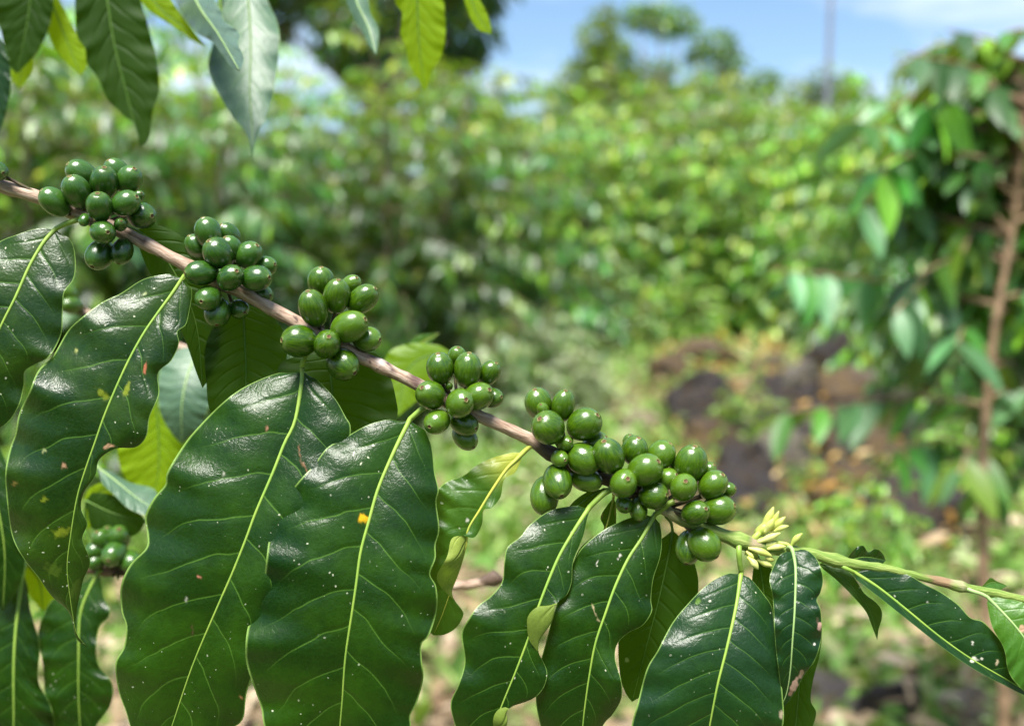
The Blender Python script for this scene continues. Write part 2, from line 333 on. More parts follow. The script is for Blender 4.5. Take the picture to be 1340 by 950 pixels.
# ------------------------------------------------------------------ leaves of the foreground branches
def make_leaf(parent, mid, left, right, D=D0, z0=0, arch=0, tip=0, fl=0.0, fr=0.0, bulge=.06, wave=.05, nw=5, ph=0., m='blade', rib='midrib',
              pet=None, rr=(3.2, .9), under=False, spots=(), folds=(), zr=None, zl=None, hi=True, quilt=1.0, label=None, N_T=None, lt=None, rt_=None):
    nT = N_T or (170 if hi else 70); nU = 34 if hi else 12
    s = D / F
    t = np.linspace(0, 1, nT)
    Mp, Lp, Rp = resample(mid, t), resample(left, t), resample(right, t)
    for key, P in ((lt, Lp), (rt_, Rp)):
        if key:
            K = catmull(np.array([(x, y, tt_) for x, y, tt_ in key])); P[:] = np.stack([np.interp(t, np.maximum.accumulate(K[:, 2]), K[:, k]) for k in (0, 1)], 1)
    # all three meet at the base and the tip
    for P in (Lp, Rp):
        k = np.clip(1 - t / .03, 0, 1)[:, None]; P[:] = P * (1 - k) + Mp[:, :2] * k
        k = np.clip((t - .985) / .015, 0, 1)[:, None]; P[:] = P * (1 - k) + Mp[-1, :2] * k
    zm = z0 + (1.45 if hi else 1) * arch * np.sin(pi * np.clip(t * .92, 0, 1)) + tip * t
    us = np.r_[np.linspace(-1, 0, nU + 1), np.linspace(0, 1, nU + 1)[1:]]
    X = np.zeros((nT, len(us))); Y = X.copy(); Z = X.copy()
    for sgn, P, f_, zz in ((-1, Lp, fl, zl), (1, Rp, fr, zr)):
        wd = np.linalg.norm(P - Mp[:, :2], axis=1)
        wds = np.convolve(np.pad(wd, 12, mode='edge'), np.ones(25) / 25, 'valid')
        cb = np.zeros((nT, 3))
        for (sd_, t0, tw, dx, dy, dz, ez) in folds:
            if sd_ == sgn:
                g = np.exp(-((t - t0) / tw) ** 2)[:, None]; cb += g * np.array([dx, dy, dz])
        edgez = np.zeros(nT)
        for (sd_, t0, tw, dx, dy, dz, ez) in folds:
            if sd_ == sgn: edgez += ez * np.exp(-((t - t0) / tw) ** 2)
        cols = np.where(us <= 0)[0] if sgn < 0 else np.where(us >= 0)[0]
        for j in cols:
            a = abs(us[j])
            base = Mp[:, :2] * (1 - a) + P * a
            k = 2 * a * (1 - a)
            X[:, j] = base[:, 0] + cb[:, 0] * k; Y[:, j] = base[:, 1] + cb[:, 1] * k
            phs = NV * (t - .10 * a - .06 * a ** 3) + (.42 if sgn > 0 else 0)
            q = np.sin(pi * ((phs + .5) % 1.0)) ** .8 - .6
            Z[:, j] = zm + wds * (f_ * a + bulge * 4 * a * (1 - a)) + edgez * a ** 1.5 + cb[:, 2] * k \
                + wds * wave * a ** 2 * (np.sin(2 * pi * (nw * t + ph + (.3 if sgn > 0 else 0))) + .45 * np.sin(2 * pi * (nw * 2.3 * t + ph * 2.7 + sgn))) \
                + quilt * q * .008 * wds * min(1, a * 5) * (1 - a ** 3)
            if zz is not None: Z[:, j] += np.interp(t, [p[0] for p in zz], [p[1] for p in zz]) * a
    Pw = at_np(X, Y, D - Z * s)
    n2 = len(us)
    idx = np.arange(nT * n2).reshape(nT, n2)
    q = np.stack([idx[:-1, :-1], idx[1:, :-1], idx[1:, 1:], idx[:-1, 1:]], -1).reshape(-1, 4)
    dM = np.gradient(Mp[:, :2], axis=0); LR = Lp - Rp
    if np.mean(dM[:, 0] * LR[:, 1] - dM[:, 1] * LR[:, 0]) < 0: q = q[:, ::-1]
    if under: q = q[:, ::-1]
    uv = np.stack([np.broadcast_to(us * .5 + .5, (nT, n2)), np.broadcast_to(t[:, None], (nT, n2))], -1).reshape(-1, 2)
    spot = np.zeros((nT * n2, 4)); xx, yy = X.ravel(), Y.ravel()
    for sp in spots:
        x0, y0, rx, ry, ang, c = sp
        dx, dy = xx - x0, yy - y0; ca, sa = math.cos(ang), math.sin(ang)
        wob = .22 * np.sin(dx * .55 + dy * .3) + .16 * np.sin(dy * .7 - dx * .4 + 1)
        d = np.sqrt(((dx * ca + dy * sa) / rx) ** 2 + ((-dx * sa + dy * ca) / ry) ** 2) + wob
        a = np.clip((1.15 - d) / .45, 0, 1) * .95
        mk = a > spot[:, 3]; spot[mk, :3] = c; spot[mk, 3] = a[mk]
    o = mesh_np('leaf', Pw.reshape(-1, 3), np.ascontiguousarray(q), M[m], parent, origin=Pw[0, nU], uv=uv, cols={'spot': spot})
    if label: o['label'] = label
    # petiole + midrib, one tapering cord
    tt = np.linspace(0, .985, 60 if hi else 30); mm = resample(mid, tt)
    jm = np.interp(tt, t, Z[:, nU])
    rr = (rr[0] * .80, rr[1] * .8); rad = np.interp(tt, [0, .12, .4, 1], [rr[0], rr[0] * .68, rr[0] * .50, rr[1] * .5])
    pts = at_np(mm[:, 0], mm[:, 1], D - (jm + (0 if under else rad * -.05)) * s); rads = rad * s
    if pet:
        pp = np.array([(x, y, z) for x, y, z in pet] + [(mm[0, 0], mm[0, 1], jm[0])]); pc = catmull(pp, 24)[:-1]
        pts = np.vstack([at_np(pc[:, 0], pc[:, 1], D - pc[:, 2] * s), pts])
        rads = np.r_[np.linspace(rr[0] * 1.15, rr[0] * .95, len(pc)) * s, rads]
    Vt, Ft, _ = tube_np(pts, rads, 8)
    ob = mesh_np('midrib', Vt, Ft, M[rib], o, origin=None)
    ob.location = (0, 0, 0)
    me = ob.data; lo = np.array(o.location) + np.array(parent.location)
    me.vertices.foreach_set('co', (Vt - lo).astype(np.float32).ravel()); me.update()
    return o

def make_stem(parent, pts, D, m, spots=(), nodes=(), name='stem', n=240, rough=.0):
    """pts: (x, y, dz, radius) in photo pixels"""
    s = D / F; t = np.linspace(0, 1, n); P = resample(pts, t)
    R = P[:, 3].copy()
    for (x0, w_, k) in nodes: R += k * np.exp(-((P[:, 0] - x0) / w_) ** 2)
    R *= 1 + rough * np.array([noise.noise(Vector((x * .05, 3.1, 0))) for x in P[:, 0]])
    Wp = at_np(P[:, 0], P[:, 1], D - P[:, 2] * s)
    V, Fc, uv = tube_np(Wp, R * s, 20)
    spot = np.zeros((len(V), 4)); xs = np.repeat(P[:, 0], 20)
    for (xa, xb, c, al) in spots:
        soft = np.clip(np.minimum(xs - xa + np.sin(uv[:, 0] * 12) * 3, xb - xs + np.cos(uv[:, 0] * 17) * 4) / 4, 0, 1) * al
        mk = soft > 0; spot[mk, :3] = c; spot[mk, 3] = soft[mk]
    V = V + np.array([noise.noise_vector(Vector(q) * 260) * .00032 + noise.noise_vector(Vector(q) * 900) * .00014 for q in V])
    return mesh_np(name, V, Fc, m, parent, uv=uv, cols={'spot': spot})

# ------------------------------------------------------------------ berries
def berry_mesh(name, mats, seed):
    r_ = random.Random(seed)
    prof = []
    for i in range(0, 23):
        a = -pi / 2 + pi * i / 25.0
        prof.append((math.cos(a) * (1 + .05 * math.sin(a)), math.sin(a)))
    # small raised crown (calyx) at the free end
    prof += [(.190, .975, ), (.172, 1.005), (.140, 1.008), (.118, .98), (.08, .955), (.045, .965), (.025, .99)]
    nS = 28; V = []; Fc = []; mi = []
    e1, e2 = r_.uniform(0, 6.28), r_.uniform(.0, .05)
    for (r, z) in prof:
        for j in range(nS):
            a = 2 * pi * j / nS; k = 1 + e2 * math.cos(2 * (a - e1)); 
            if r < .3 and z > .9: k *= 1 + .10 * math.sin(5 * a + e1)
            V.append((r * k * math.cos(a), r * k * math.sin(a), z))
    for i in range(len(prof) - 1):
        for j in range(nS):
            Fc.append((i * nS + j, i * nS + (j + 1) % nS, (i + 1) * nS + (j + 1) % nS, (i + 1) * nS + j))
            mi.append(0 if i < 23 else (1 if i < 26 else 2))
    Fc.append(tuple(range((len(prof) - 1) * nS, len(prof) * nS))); mi.append(2)
    Fc.append(tuple(range(nS - 1, -1, -1))); mi.append(0)
    me = bpy.data.meshes.new(name); me.from_pydata(V, [], Fc)
    for m in mats: me.materials.append(m)
    me.polygons.foreach_set('material_index', mi); me.polygons.foreach_set('use_smooth', [True] * len(Fc)); me.update()
    return me
BERRY = [berry_mesh('berry', [M['berry'], M['calyx_ring'], M['calyx_core']], k) for k in range(4)]
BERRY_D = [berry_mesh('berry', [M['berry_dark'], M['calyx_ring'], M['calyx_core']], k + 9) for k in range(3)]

def cluster(parent, stem_pt, berries, D=D0, dark=False, z_add=0, asp=1.36, label=None, node_r=9):
    """berries: (x, y, r, kx, ky, z[, L]) in photo pixels; k = where the crown of the berry shows"""
    s = D / F
    sx, sy, sz = stem_pt
    parts = []; made = []
    for b in berries:
        x, y, r, kx, ky, z = b[:6]; z = z + z_add; r = r * 1.06; Lg = b[6] * 1.12 if len(b) > 6 else r * asp
        Lg = max(Lg, r * 1.05); Lg = min(Lg, r * 1.48)
        n = np.array([kx - x, ky - y]) / Lg; ln = np.linalg.norm(n)
        if ln > .95: n *= .95 / ln; ln = .95
        if ln > 1e-3: n *= ln ** .62 / ln; ln = ln ** .62
        if ln > .96: n *= .96 / ln; ln = .96
        nz_ = math.sqrt(1 - ln * ln)
        axis = (RIGHT * n[0] - UP * n[1] - FWD * nz_).normalized()
        c = at(x, y, D - z * s); made.append((c, axis, r * s, Lg * s))
        # short stalk back to the node on the stem
        base = c - axis * (Lg * s * .93); kx_ = sx + (x - sx) * .25; root = at(kx_, sy + (kx_ - sx) * .5, D - sz * s)
        midp = (base + root) / 2 - axis * (Lg * s * .15)
        tp = catmull(np.array([root, midp, base]), 8)
        v, f, _ = tube_np(tp, np.linspace(1.8, 2.6, len(tp)) * s, 6); parts.append((v, f))
    # lumpy node with withered flower scales
    for k in range(30):
        a = rng.uniform(-1, 1, 3); c = np.array(at(sx + a[0] * node_r * 1.6, sy + a[0] * node_r * .8 + a[1] * node_r * .8, D - (sz + a[2] * node_r) * s))
        d = np.array(Vector(rng.normal(0, 1, 3)).normalized()) * s * rng.uniform(3, 7)
        v, f, _ = tube_np(np.array([c - d, c, c + d]), np.array([.6, 2.4, .5]) * s, 5); parts.append((v, f))
    V, Fc = join(parts)
    root_pt = at(sx, sy, D - sz * s)
    cl = mesh_np('fruit_cluster', V, Fc, M['node'], parent, origin=root_pt)
    if label: cl['label'] = label
    base_loc = Vector(cl.location) + Vector(parent.location)
    for i, (c, axis, r, Lg) in enumerate(made):
        me = (BERRY_D if dark else BERRY)[i % (3 if dark else 4)]
        o = bpy.data.objects.new('berry', me); link(o, cl)
        q = axis.to_track_quat('Z', 'Y') @ Euler((0, 0, random.uniform(0, 6.28))).to_quaternion()
        o.location = c - base_loc; o.rotation_mode = 'QUATERNION'; o.rotation_quaternion = q; o.scale = (r, r, Lg)
    return cl

def crop(x0, y0, sc, rows):
    return [(x0 + a / sc, y0 + b / sc, r / sc, x0 + kx / sc, y0 + ky / sc, z, *( [l[0] / sc] if l else [])) for (a, b, r, kx, ky, z, *l) in rows]

# ------------------------------------------------------------------ the fruiting branch

stem_pts = [(-420, 60, -40, 10), (-200, 160, -30, 9.8), (-60, 222, -22, 9.4), (0, 243, -18, 9), (60, 262, -14, 9), (160, 304, -8, 8.6), (240, 345, -5, 8.4), (300, 374, -3, 8.6), (370, 412, 0, 8.6),
            (450, 456, 0, 8.6), (545, 502, 0, 8.4), (600, 532, 2, 8.2), (690, 573, 2, 8), (722, 594, -4, 8.6), (790, 624, -10, 8.4), (845, 650, -8, 8), (885, 676, 4, 7.6),
            (940, 698, 10, 8.8), (968, 707, 12, 9.6), (1000, 716, 14, 8.5), (1060, 724, 18, 7.2), (1100, 735, 22, 7.4), (1150, 743, 26, 5.8), (1220, 758, 30, 5.6), (1256, 767, 32, 6), (1300, 776, 34, 5.6), (1350, 787, 36, 5.8), (1480, 812, 40, 5.5), (1650, 850, 46, 5)]
_P = resample(stem_pts, np.linspace(0, 1, 400)); M['stem'] = stem_mat('fruiting_stem_bark', float(np.interp(872, _P[:, 0], np.linspace(0, 1, 400))))
M['stem_wood'] = stem_mat('woody_stem_bark', 2.0)  # bark stays woody tan to the tip
br = empty('coffee_branch', at(-420, 60, D0 + .02), 'sharp fruiting branch with six clusters of green berries slanting across the front', 'branch', 'coffee branches')
make_stem(br, stem_pts, D0, M['stem'], nodes=[(100, 30, 2), (285, 30, 2), (415, 28, 2), (500, 5, 2.0), (522, 4, -1.), (600, 28, 2), (735, 35, 2.5), (800, 30, 2), (968, 8, 2.0), (1096, 7, 1.6), (1256, 8, 1.6)],
          spots=[(186, 192, (.06, .03, .025), .6), (488, 494, (.05, .022, .02), .9), (503, 513, (.05, .022, .02), .95), (494, 502, (.55, .48, .44), .9), (536, 552, (.07, .03, .03), .85),
                 (697, 866, (.05, .035, .022), .85), (978, 992, (.32, .22, .16), .8), (1212, 1247, (.26, .12, .09), .75), (1247, 1262, (.4, .33, .22), .6)], rough=.22)

C1 = crop(40, 200, 5.94, [(190, 385, 92, 120, 310, 10), (405, 170, 95, 330, 110, -15), (362, 305, 98, 345, 215, 15), (575, 238, 100, 605, 145, 5), (680, 160, 90, 640, 80, -25),
    (765, 217, 92, 830, 145, -8), (538, 422, 92, 553, 347, 35, 112), (738, 395, 92, 838, 350, 25, 108), (835, 340, 42, 870, 320, -5), (860, 488, 98, 960, 500, 0, 112), (418, 522, 40, 420, 562, 25),
    (700, 560, 46, 718, 545, 25), (560, 618, 86, 622, 628, 30, 115), (540, 790, 97, 520, 880, 0), (712, 765, 80, 700, 862, 2, 100)])
C1.append((-4, 224, 12, 8, 228, 4))
C2 = crop(230, 270, 5.588, [(240, 200, 92, 215, 92, 0, 112), (393, 210, 72, 350, 150, -20), (153, 305, 78, 115, 225, -15, 98), (311, 343, 102, 268, 273, 20, 108), (405, 305, 74, 380, 245, 5, 88), (531, 358, 90, 605, 293, 0, 102),
    (655, 440, 70, 732, 428, -15, 85), (190, 487, 84, 103, 495, 25, 112), (398, 525, 86, 455, 490, 30, 105), (585, 527, 90, 690, 525, 20, 112), (241, 671, 85, 230, 688, 20, 103), (632, 648, 66, 698, 655, -12, 78),
    (305, 772, 92, 320, 860, 5, 110), (462, 752, 66, 512, 775, -8)])
C3 = crop(360, 340, 5.588, [(335, 158, 90, 345, 62, -5, 100), (450, 268, 90, 473, 162, 10, 125), (552, 190, 68, 600, 140, -20), (280, 357, 100, 258, 248, 25, 132), (640, 290, 90, 738, 212, 0, 122),
    (540, 492, 104, 662, 440, 22, 136), (670, 580, 87, 768, 585, 2, 102), (177, 595, 110, 78, 590, 28, 120), (380, 620, 93, 402, 582, 32, 108), (493, 764, 106, 585, 822, 12, 125)])
C4 = crop(540, 445, 6.33, [(228, 237, 112, 215, 118, 10, 125), (365, 145, 75, 380, 72, -15), (455, 251, 113, 470, 112, 10, 140), (632, 275, 84, 690, 195, -5, 108), (151, 459, 109, 100, 405, 22, 126),
    (389, 525, 108, 426, 503, 40, 134), (543, 467, 109, 628, 415, 20, 124), (655, 480, 78, 724, 470, 2, 96), (203, 675, 97, 165, 700, 22, 110), (425, 693, 95, 518, 725, 10, 118), (432, 805, 92, 505, 878, -8, 115), (300, 385, 30, 310, 360, 12)])
C5 = crop(680, 500, 5.278, [(130, 150, 91, 105, 55, 0, 106), (160, 192, 44, 148, 160, 14), (300, 165, 79, 315, 64, 5, 110), (199, 316, 105, 147, 260, 30, 116), (445, 293, 104, 525, 230, 15, 118), (310, 425, 50, 335, 410, 20),
    (275, 528, 54, 298, 530, 25), (436, 530, 102, 530, 595, 18, 112), (520, 432, 76, 590, 380, -5), (615, 512, 103, 580, 413, 28, 122), (260, 684, 93, 280, 752, 22, 124), (172, 783, 95, 165, 905, 2, 124), (455, 672, 82, 555, 690, 5, 110)])
C6 = crop(790, 560, 5.278, [(212, 155, 85, 235, 70, 5, 96), (180, 98, 46, 178, 50, -15), (285, 292, 104, 358, 230, 28, 118), (395, 187, 90, 455, 105, -2, 98), (423, 355, 74, 485, 320, 5), (136, 383, 90, 147, 357, 35, 102),
    (343, 463, 88, 415, 455, 22, 96), (140, 527, 55, 143, 535, 15), (238, 560, 62, 240, 622, 10), (602, 252, 102, 620, 126, 10, 128), (500, 265, 48, 495, 215, -10), (551, 412, 86, 550, 375, 35, 104), (752, 395, 92, 805, 322, 15, 104),
    (712, 300, 56, 750, 255, -8), (843, 428, 54, 892, 410, -5), (790, 566, 99, 884, 530, 15, 112), (632, 586, 80, 675, 555, 35, 100), (585, 822, 90, 560, 910, 0), (692, 802, 99, 762, 870, 22, 112)])
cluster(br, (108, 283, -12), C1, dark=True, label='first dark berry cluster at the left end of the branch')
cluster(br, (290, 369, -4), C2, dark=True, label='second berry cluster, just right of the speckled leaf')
cluster(br, (424, 440, 0), C3, label='third berry cluster, above the largest leaf')
cluster(br, (598, 530, 2), C4, label='fourth berry cluster, round and alone mid branch')
cluster(br, (752, 606, -8), C5, label='fifth berry cluster, left half of the long double cluster')
cluster(br, (852, 652, -6), C6, label='sixth berry cluster, right half of the double cluster beside the buds')

# flower buds at the end of the fruiting wood
def spindle(a, b, r, n=12, m=10, bend=0.0):
    a, b = Vector(a), Vector(b); d = b - a
    side = d.cross(FWD).normalized() * (bend * d.length)
    ts = np.linspace(0, 1, m); pts = np.array([a + d * t + side * math.sin(pi * t) for t in ts])
    rr = r * np.array([.42, .5, .62, .8, .95, 1., .93, .74, .46, .12])
    return tube_np(pts, rr, n)[:2]
B = [(470, 335, 602, 95, 42, 6), (545, 325, 652, 135, 30, 10), (570, 320, 715, 190, 34, 14), (600, 335, 748, 278, 27, 18), (510, 345, 600, 205, 38, 16), (450, 435, 668, 345, 34, 20), (470, 480, 632, 435, 28, 16),
     (540, 502, 722, 476, 32, 22), (360, 490, 590, 572, 34, 24), (500, 525, 628, 548, 27, 14), (520, 585, 615, 602, 27, 12), (440, 600, 592, 665, 32, 20), (340, 520, 415, 588, 22, 24), (350, 575, 456, 695, 36, 28), (765, 480, 878, 348, 32, 20)]
bc_root = at(930 + 380 / 7.31, 650 + 440 / 7.31, D0 - 14 * S0)
parts = []
for (x, y) in [(470, 335), (450, 435), (500, 500), (360, 490), (440, 600), (345, 560), (540, 400)]:
    p0 = np.array(bc_root); p1 = np.array(at(930 + x / 7.31, 650 + y / 7.31, D0 - 16 * S0)); parts.append(tube_np(np.array([p0, (p0 + p1) / 2, p1]), np.array([4.0, 4.2, 3.2]) * S0, 8)[:2])
pt = catmull(np.array([at(930 + x / 7.31, 650 + y / 7.31, D0 - z * S0) for x, y, z in [(560, 420, 14), (660, 440, 20), (740, 460, 22), (768, 515, 22)]]), 16); parts.append(tube_np(pt, 2.6 * S0, 8)[:2])
pt = np.array([at(930 + x / 7.31, 650 + y / 7.31, D0 - z * S0) for x, y, z in [(425, 350, 8), (470, 330, 10), (520, 290, 12), (560, 270, 13)]]); parts.append(tube_np(pt, np.array([3.5, 6.5, 6.5, 4]) * S0, 10)[:2])
V, Fc = join(parts); bc = mesh_np('bud_cluster', V, Fc, M['bud_green'], br, origin=bc_root)
bl = Vector(bc.location) + Vector(br.location)
for (x, y, x2, y2, r, z) in B:
    v, f = spindle(at(930 + x / 7.31, 650 + y / 7.31, D0 - z * S0), at(930 + x2 / 7.31, 650 + y2 / 7.31, D0 - (z + 6) * S0), r / 7.31 * S0, bend=random.uniform(-.06, .06))
    o = mesh_np('bud', v, f, M['bud_green'] if x == 765 else M['bud'], bc); o.location = (0, 0, 0)
    o.data.vertices.foreach_set('co', (v - np.array(bl)).astype(np.float32).ravel()); o.data.update()

BR, OL, PK, WH, YE = (.16, .06, .03), (.16, .20, .015), (.50, .30, .24), (.6, .58, .48), (.75, .42, .01)
# A: leaf cut by the left edge
make_leaf(br, [(74, 299), (57, 318), (39, 348), (20, 390), (0, 430), (-25, 490), (-45, 560), (-58, 618)],
    [(72, 298), (45, 300), (20, 308), (0, 316), (-30, 335), (-70, 380), (-95, 450), (-92, 520), (-75, 580), (-58, 618)],
    [(80, 301), (95, 320), (99, 345), (96, 366), (84, 383), (82, 410), (80, 438), (65, 466), (48, 476), (33, 486), (31, 506), (25, 530), (10, 553), (-15, 570), (-40, 600), (-58, 618)],
    z0=0, arch=32, tip=-10, fl=-.15, fr=-.12, wave=.07, nw=4, m='blade_old', pet=[(108, 286, -8), (98, 289, 0), (86, 293, 2)], rr=(4.2, 1.2))
# B: long speckled leaf
make_leaf(br, [(241, 361), (225, 385), (205, 412), (186, 440), (164, 481), (139, 538), (124, 580), (111, 617), (101, 651), (93, 698), (88, 742), (92, 782), (96, 809), (101, 830), (114, 846)],
    [(240, 360), (226, 358), (189, 365), (158, 384), (133, 396), (104, 418), (88, 434), (69, 466), (50, 485), (38, 513), (25, 541), (20, 567), (13, 587), (7, 617), (8, 644), (13, 688), (20, 712), (34, 735), (50, 755), (67, 779), (86, 796), (94, 810), (99, 833), (111, 847)],
    [(243, 362), (251, 380), (248, 406), (243, 425), (232, 434), (234, 450), (224, 472), (207, 488), (208, 516), (196, 545), (192, 570), (178, 585), (151, 587), (130, 601), (125, 621), (110, 644), (106, 665), (114, 685), (108, 705), (118, 735), (109, 759), (101, 796), (99, 820), (106, 838), (116, 845)],
    z0=4, arch=40, tip=-14, fl=-.10, fr=-.05, wave=.10, nw=5, ph=.2, m='blade_old', pet=[(262, 352, -6), (250, 356, 2)], rr=(3.6, .8), bulge=.10,
    spots=[(133, 515, 9, 4, .6, OL), (140, 521, 5, 3, .2, OL), (166, 511, 4, 10, .3, OL), (80, 696, 12, 6, -.3, OL), (58, 654, 5, 4, 0, OL), (190, 483, 2.2, 8, .1, (.42, .13, .07)), (84, 610, 5, 3, .3, (.35, .2, .12)), (142, 584, 7, 3, -.2, (.35, .2, .12)),
           (20, 633, 4, 3, 0, (.2, .14, .04)), (101, 459, 3, 3, 0, (.3, .32, .1)), (70, 745, 12, 9, .4, (.05, .09, .01)), (100, 770, 8, 14, .2, (.045, .08, .01)), (58, 590, 4, 3, .4, (.25, .28, .12)), (190, 385, 3, 2, 0, (.3, .35, .15))])
# C: the largest leaf
make_leaf(br, [(395, 481), (395, 500), (386, 551), (372, 581), (357, 619), (335, 670), (322, 705), (304, 750), (282, 800), (252, 871), (225, 950), (212, 985), (200, 1022)],
    [(388, 484), (355, 491), (317, 508), (289, 529), (261, 557), (241, 581), (219, 617), (216, 634), (201, 652), (190, 675), (193, 700), (191, 717), (170, 739), (158, 767), (159, 799), (165, 819), (162, 846), (151, 868), (155, 903), (165, 931), (172, 955), (185, 990), (200, 1022)],
    [(399, 483), (417, 499), (438, 521), (452, 545), (459, 562), (452, 610), (432, 660), (402, 720), (376, 780), (352, 830), (336, 870), (323, 905), (318, 940), (300, 955), (265, 980), (230, 1005), (200, 1022)],
    z0=0, arch=46, tip=-10, fl=-.16, fr=-.02, wave=.06, nw=5, ph=.55, pet=[(412, 447, 0), (401, 462, 4), (397, 472, 4)], rr=(4.4, 1.6), bulge=.10,
    spots=[(259, 755, 5, 1.6, .1, (.55, .2, .14)), (350, 561, 2.2, 3.4, 0, (.42, .2, .13)), (392, 592, 1.2, 12, -.1, (.2, .1, .05)), (398, 610, 1.4, 9, -.5, (.2, .1, .05)), (243, 784, 1.6, 3, .2, WH), (316, 912, 3, 2, .4, (.4, .16, .08)), (292, 620, 1.6, 3, 0, WH), (252, 826, 1.2, 9, 0, (.09, .05, .03))])
# D: broad leaf in front of it
make_leaf(br, [(537, 548), (516, 590), (495, 639), (483, 681), (472, 722), (466, 765), (461, 799), (452, 860), (448, 915), (445, 950), (441, 1000), (438, 1052)],
    [(530, 547), (502, 550), (477, 558), (449, 574), (428, 586), (410, 609), (389, 632), (368, 660), (356, 687), (352, 706), (349, 727), (345, 760), (338, 797), (325, 818), (321, 850), (324, 874), (335, 906), (342, 927), (348, 955), (375, 995), (410, 1030), (438, 1052)],
    [(547, 548), (555, 560), (565, 586), (569, 618), (574, 641), (571, 657), (575, 692), (570, 713), (570, 730), (563, 751), (571, 768), (572, 797), (562, 830), (552, 842), (552, 864), (554, 887), (546, 918), (537, 936), (537, 955), (520, 985), (485, 1025), (438, 1052)],
    z0=12, arch=44, tip=0, fl=-.06, fr=-.16, wave=.06, nw=5, ph=.1, pet=[(575, 520, 4), (562, 528, 10), (551, 536, 12)], rr=(4.6, 1.6), bulge=.10,
    spots=[(475, 678, 7, 5.5, .2, YE), (463, 595, 1.4, 3.2, .2, WH)])
# E: twisted leaf with a yellow base
make_leaf(br, [(686, 591), (674, 603), (662, 615), (644, 641), (628, 667), (613, 692), (610, 712), (601, 745), (589, 776), (578, 806), (567, 831)],
    [(683, 590), (662, 594), (641, 600), (622, 610), (607, 622), (586, 630), (574, 640), (570, 660), (570, 690), (565, 725), (552, 760), (548, 795), (556, 820), (567, 831)],
    [(685, 595), (674, 618), (660, 627), (655, 650), (644, 664), (632, 668), (631, 685), (621, 703), (606, 700), (591, 705), (585, 728), (572, 753), (580, 770), (600, 792), (606, 806), (596, 823), (580, 831), (567, 831)],
    z0=4, arch=14, tip=-14, fl=-.12, fr=.1, wave=.10, nw=6, m='blade_yellowbase', rib='midrib_yellow', pet=[(706, 574, 2), (696, 582, 4)], rr=(4.2, .9), bulge=.08,
    folds=[(1, .60, .09, 10, 0, 12, 26), (1, .36, .05, 5, 0, 4, 10)],
    rt_=[(685, 595, 0), (674, 618, .1), (660, 627, .17), (655, 650, .25), (644, 664, .31), (632, 668, .345), (631, 685, .40), (621, 703, .45), (605, 701, .48), (591, 705, .51), (585, 728, .58), (572, 752, .66), (576, 767, .70), (592, 783, .76), (604, 797, .82), (606, 806, .86), (597, 821, .92), (582, 830, .97), (567, 831, 1)], spots=[(612, 681, 2.6, 2.6, 0, WH)])
# F: leaf with the rolled edge
make_leaf(br, [(772, 663), (763, 676), (750, 696), (733, 725), (720, 754), (706, 790), (698, 815), (691, 836), (675, 878), (657, 922), (647, 950), (636, 990), (626, 1022)],
    [(771, 662), (750, 662), (720, 668), (694, 686), (681, 702), (664, 716), (660, 735), (657, 761), (642, 780), (626, 792), (613, 810), (604, 829), (608, 865), (600, 895), (590, 918), (593, 940), (604, 970), (614, 1000), (626, 1022)],
    [(774, 664), (769, 676), (763, 702), (750, 735), (748, 761), (740, 780), (722, 790), (704, 793), (692, 815), (695, 840), (709, 857), (716, 880), (711, 900), (696, 914), (672, 923), (650, 930), (645, 950), (652, 980), (645, 1005), (626, 1022)],
    z0=14, arch=26, tip=4, fl=-.14, fr=-.04, wave=.06, nw=4.5, pet=[(800, 640, 8), (790, 646, 12), (780, 655, 14)], rr=(4.4, 1.2), bulge=.08,
    folds=[(1, .425, .07, 58, -4, 4, 14), (1, .80, .04, 34, 6, 4, 12)],
    rt_=[(774, 664, 0), (769, 676, .05), (763, 702, .12), (750, 735, .2), (748, 761, .27), (740, 780, .33), (722, 791, .365), (703, 794, .39), (691, 806, .42), (690, 822, .45), (693, 838, .48), (703, 852, .51), (712, 868, .55), (716, 882, .6),
         (711, 900, .65), (697, 914, .70), (672, 923, .745), (652, 928, .775), (645, 945, .81), (650, 975, .88), (645, 1005, .95), (626, 1022, 1)], spots=[(748, 697, 1.8, 1.8, 0, WH)])
# G
make_leaf(br, [(857, 673), (841, 702), (822, 731), (805, 767), (792, 803), (779, 842), (771, 885), (765, 927), (762, 955), (757, 990), (750, 1022)],
    [(857, 672), (838, 674), (815, 681), (789, 694), (766, 712), (753, 730), (738, 765), (724, 805), (713, 845), (704, 880), (701, 912), (707, 948), (722, 988), (750, 1022)],
    [(861, 673), (866, 702), (864, 728), (855, 757), (852, 784), (853, 800), (841, 818), (822, 828), (808, 842), (805, 862), (813, 891), (813, 914), (802, 934), (789, 949), (772, 988), (750, 1022)],
    z0=0, arch=30, tip=0, fl=-.06, fr=-.08, wave=.07, nw=4, ph=.4, m='blade', pet=[(882, 656, 10), (874, 660, 10), (866, 667, 4)], rr=(4.4, 1.4), bulge=.10,
    spots=[(777, 797, 1.3, 8, -.35, (.36, .3, .16)), (784, 812, 5, 1.3, .7, (.36, .3, .16)), (812, 727, 2.4, 2.4, 0, WH), (809, 731, 1.5, 1.5, 0, WH), (782, 736, 1.2, 3, .6, WH)], zr=[(0, 0), (.45, -10), (.62, 16), (.8, -8), (1, 0)])
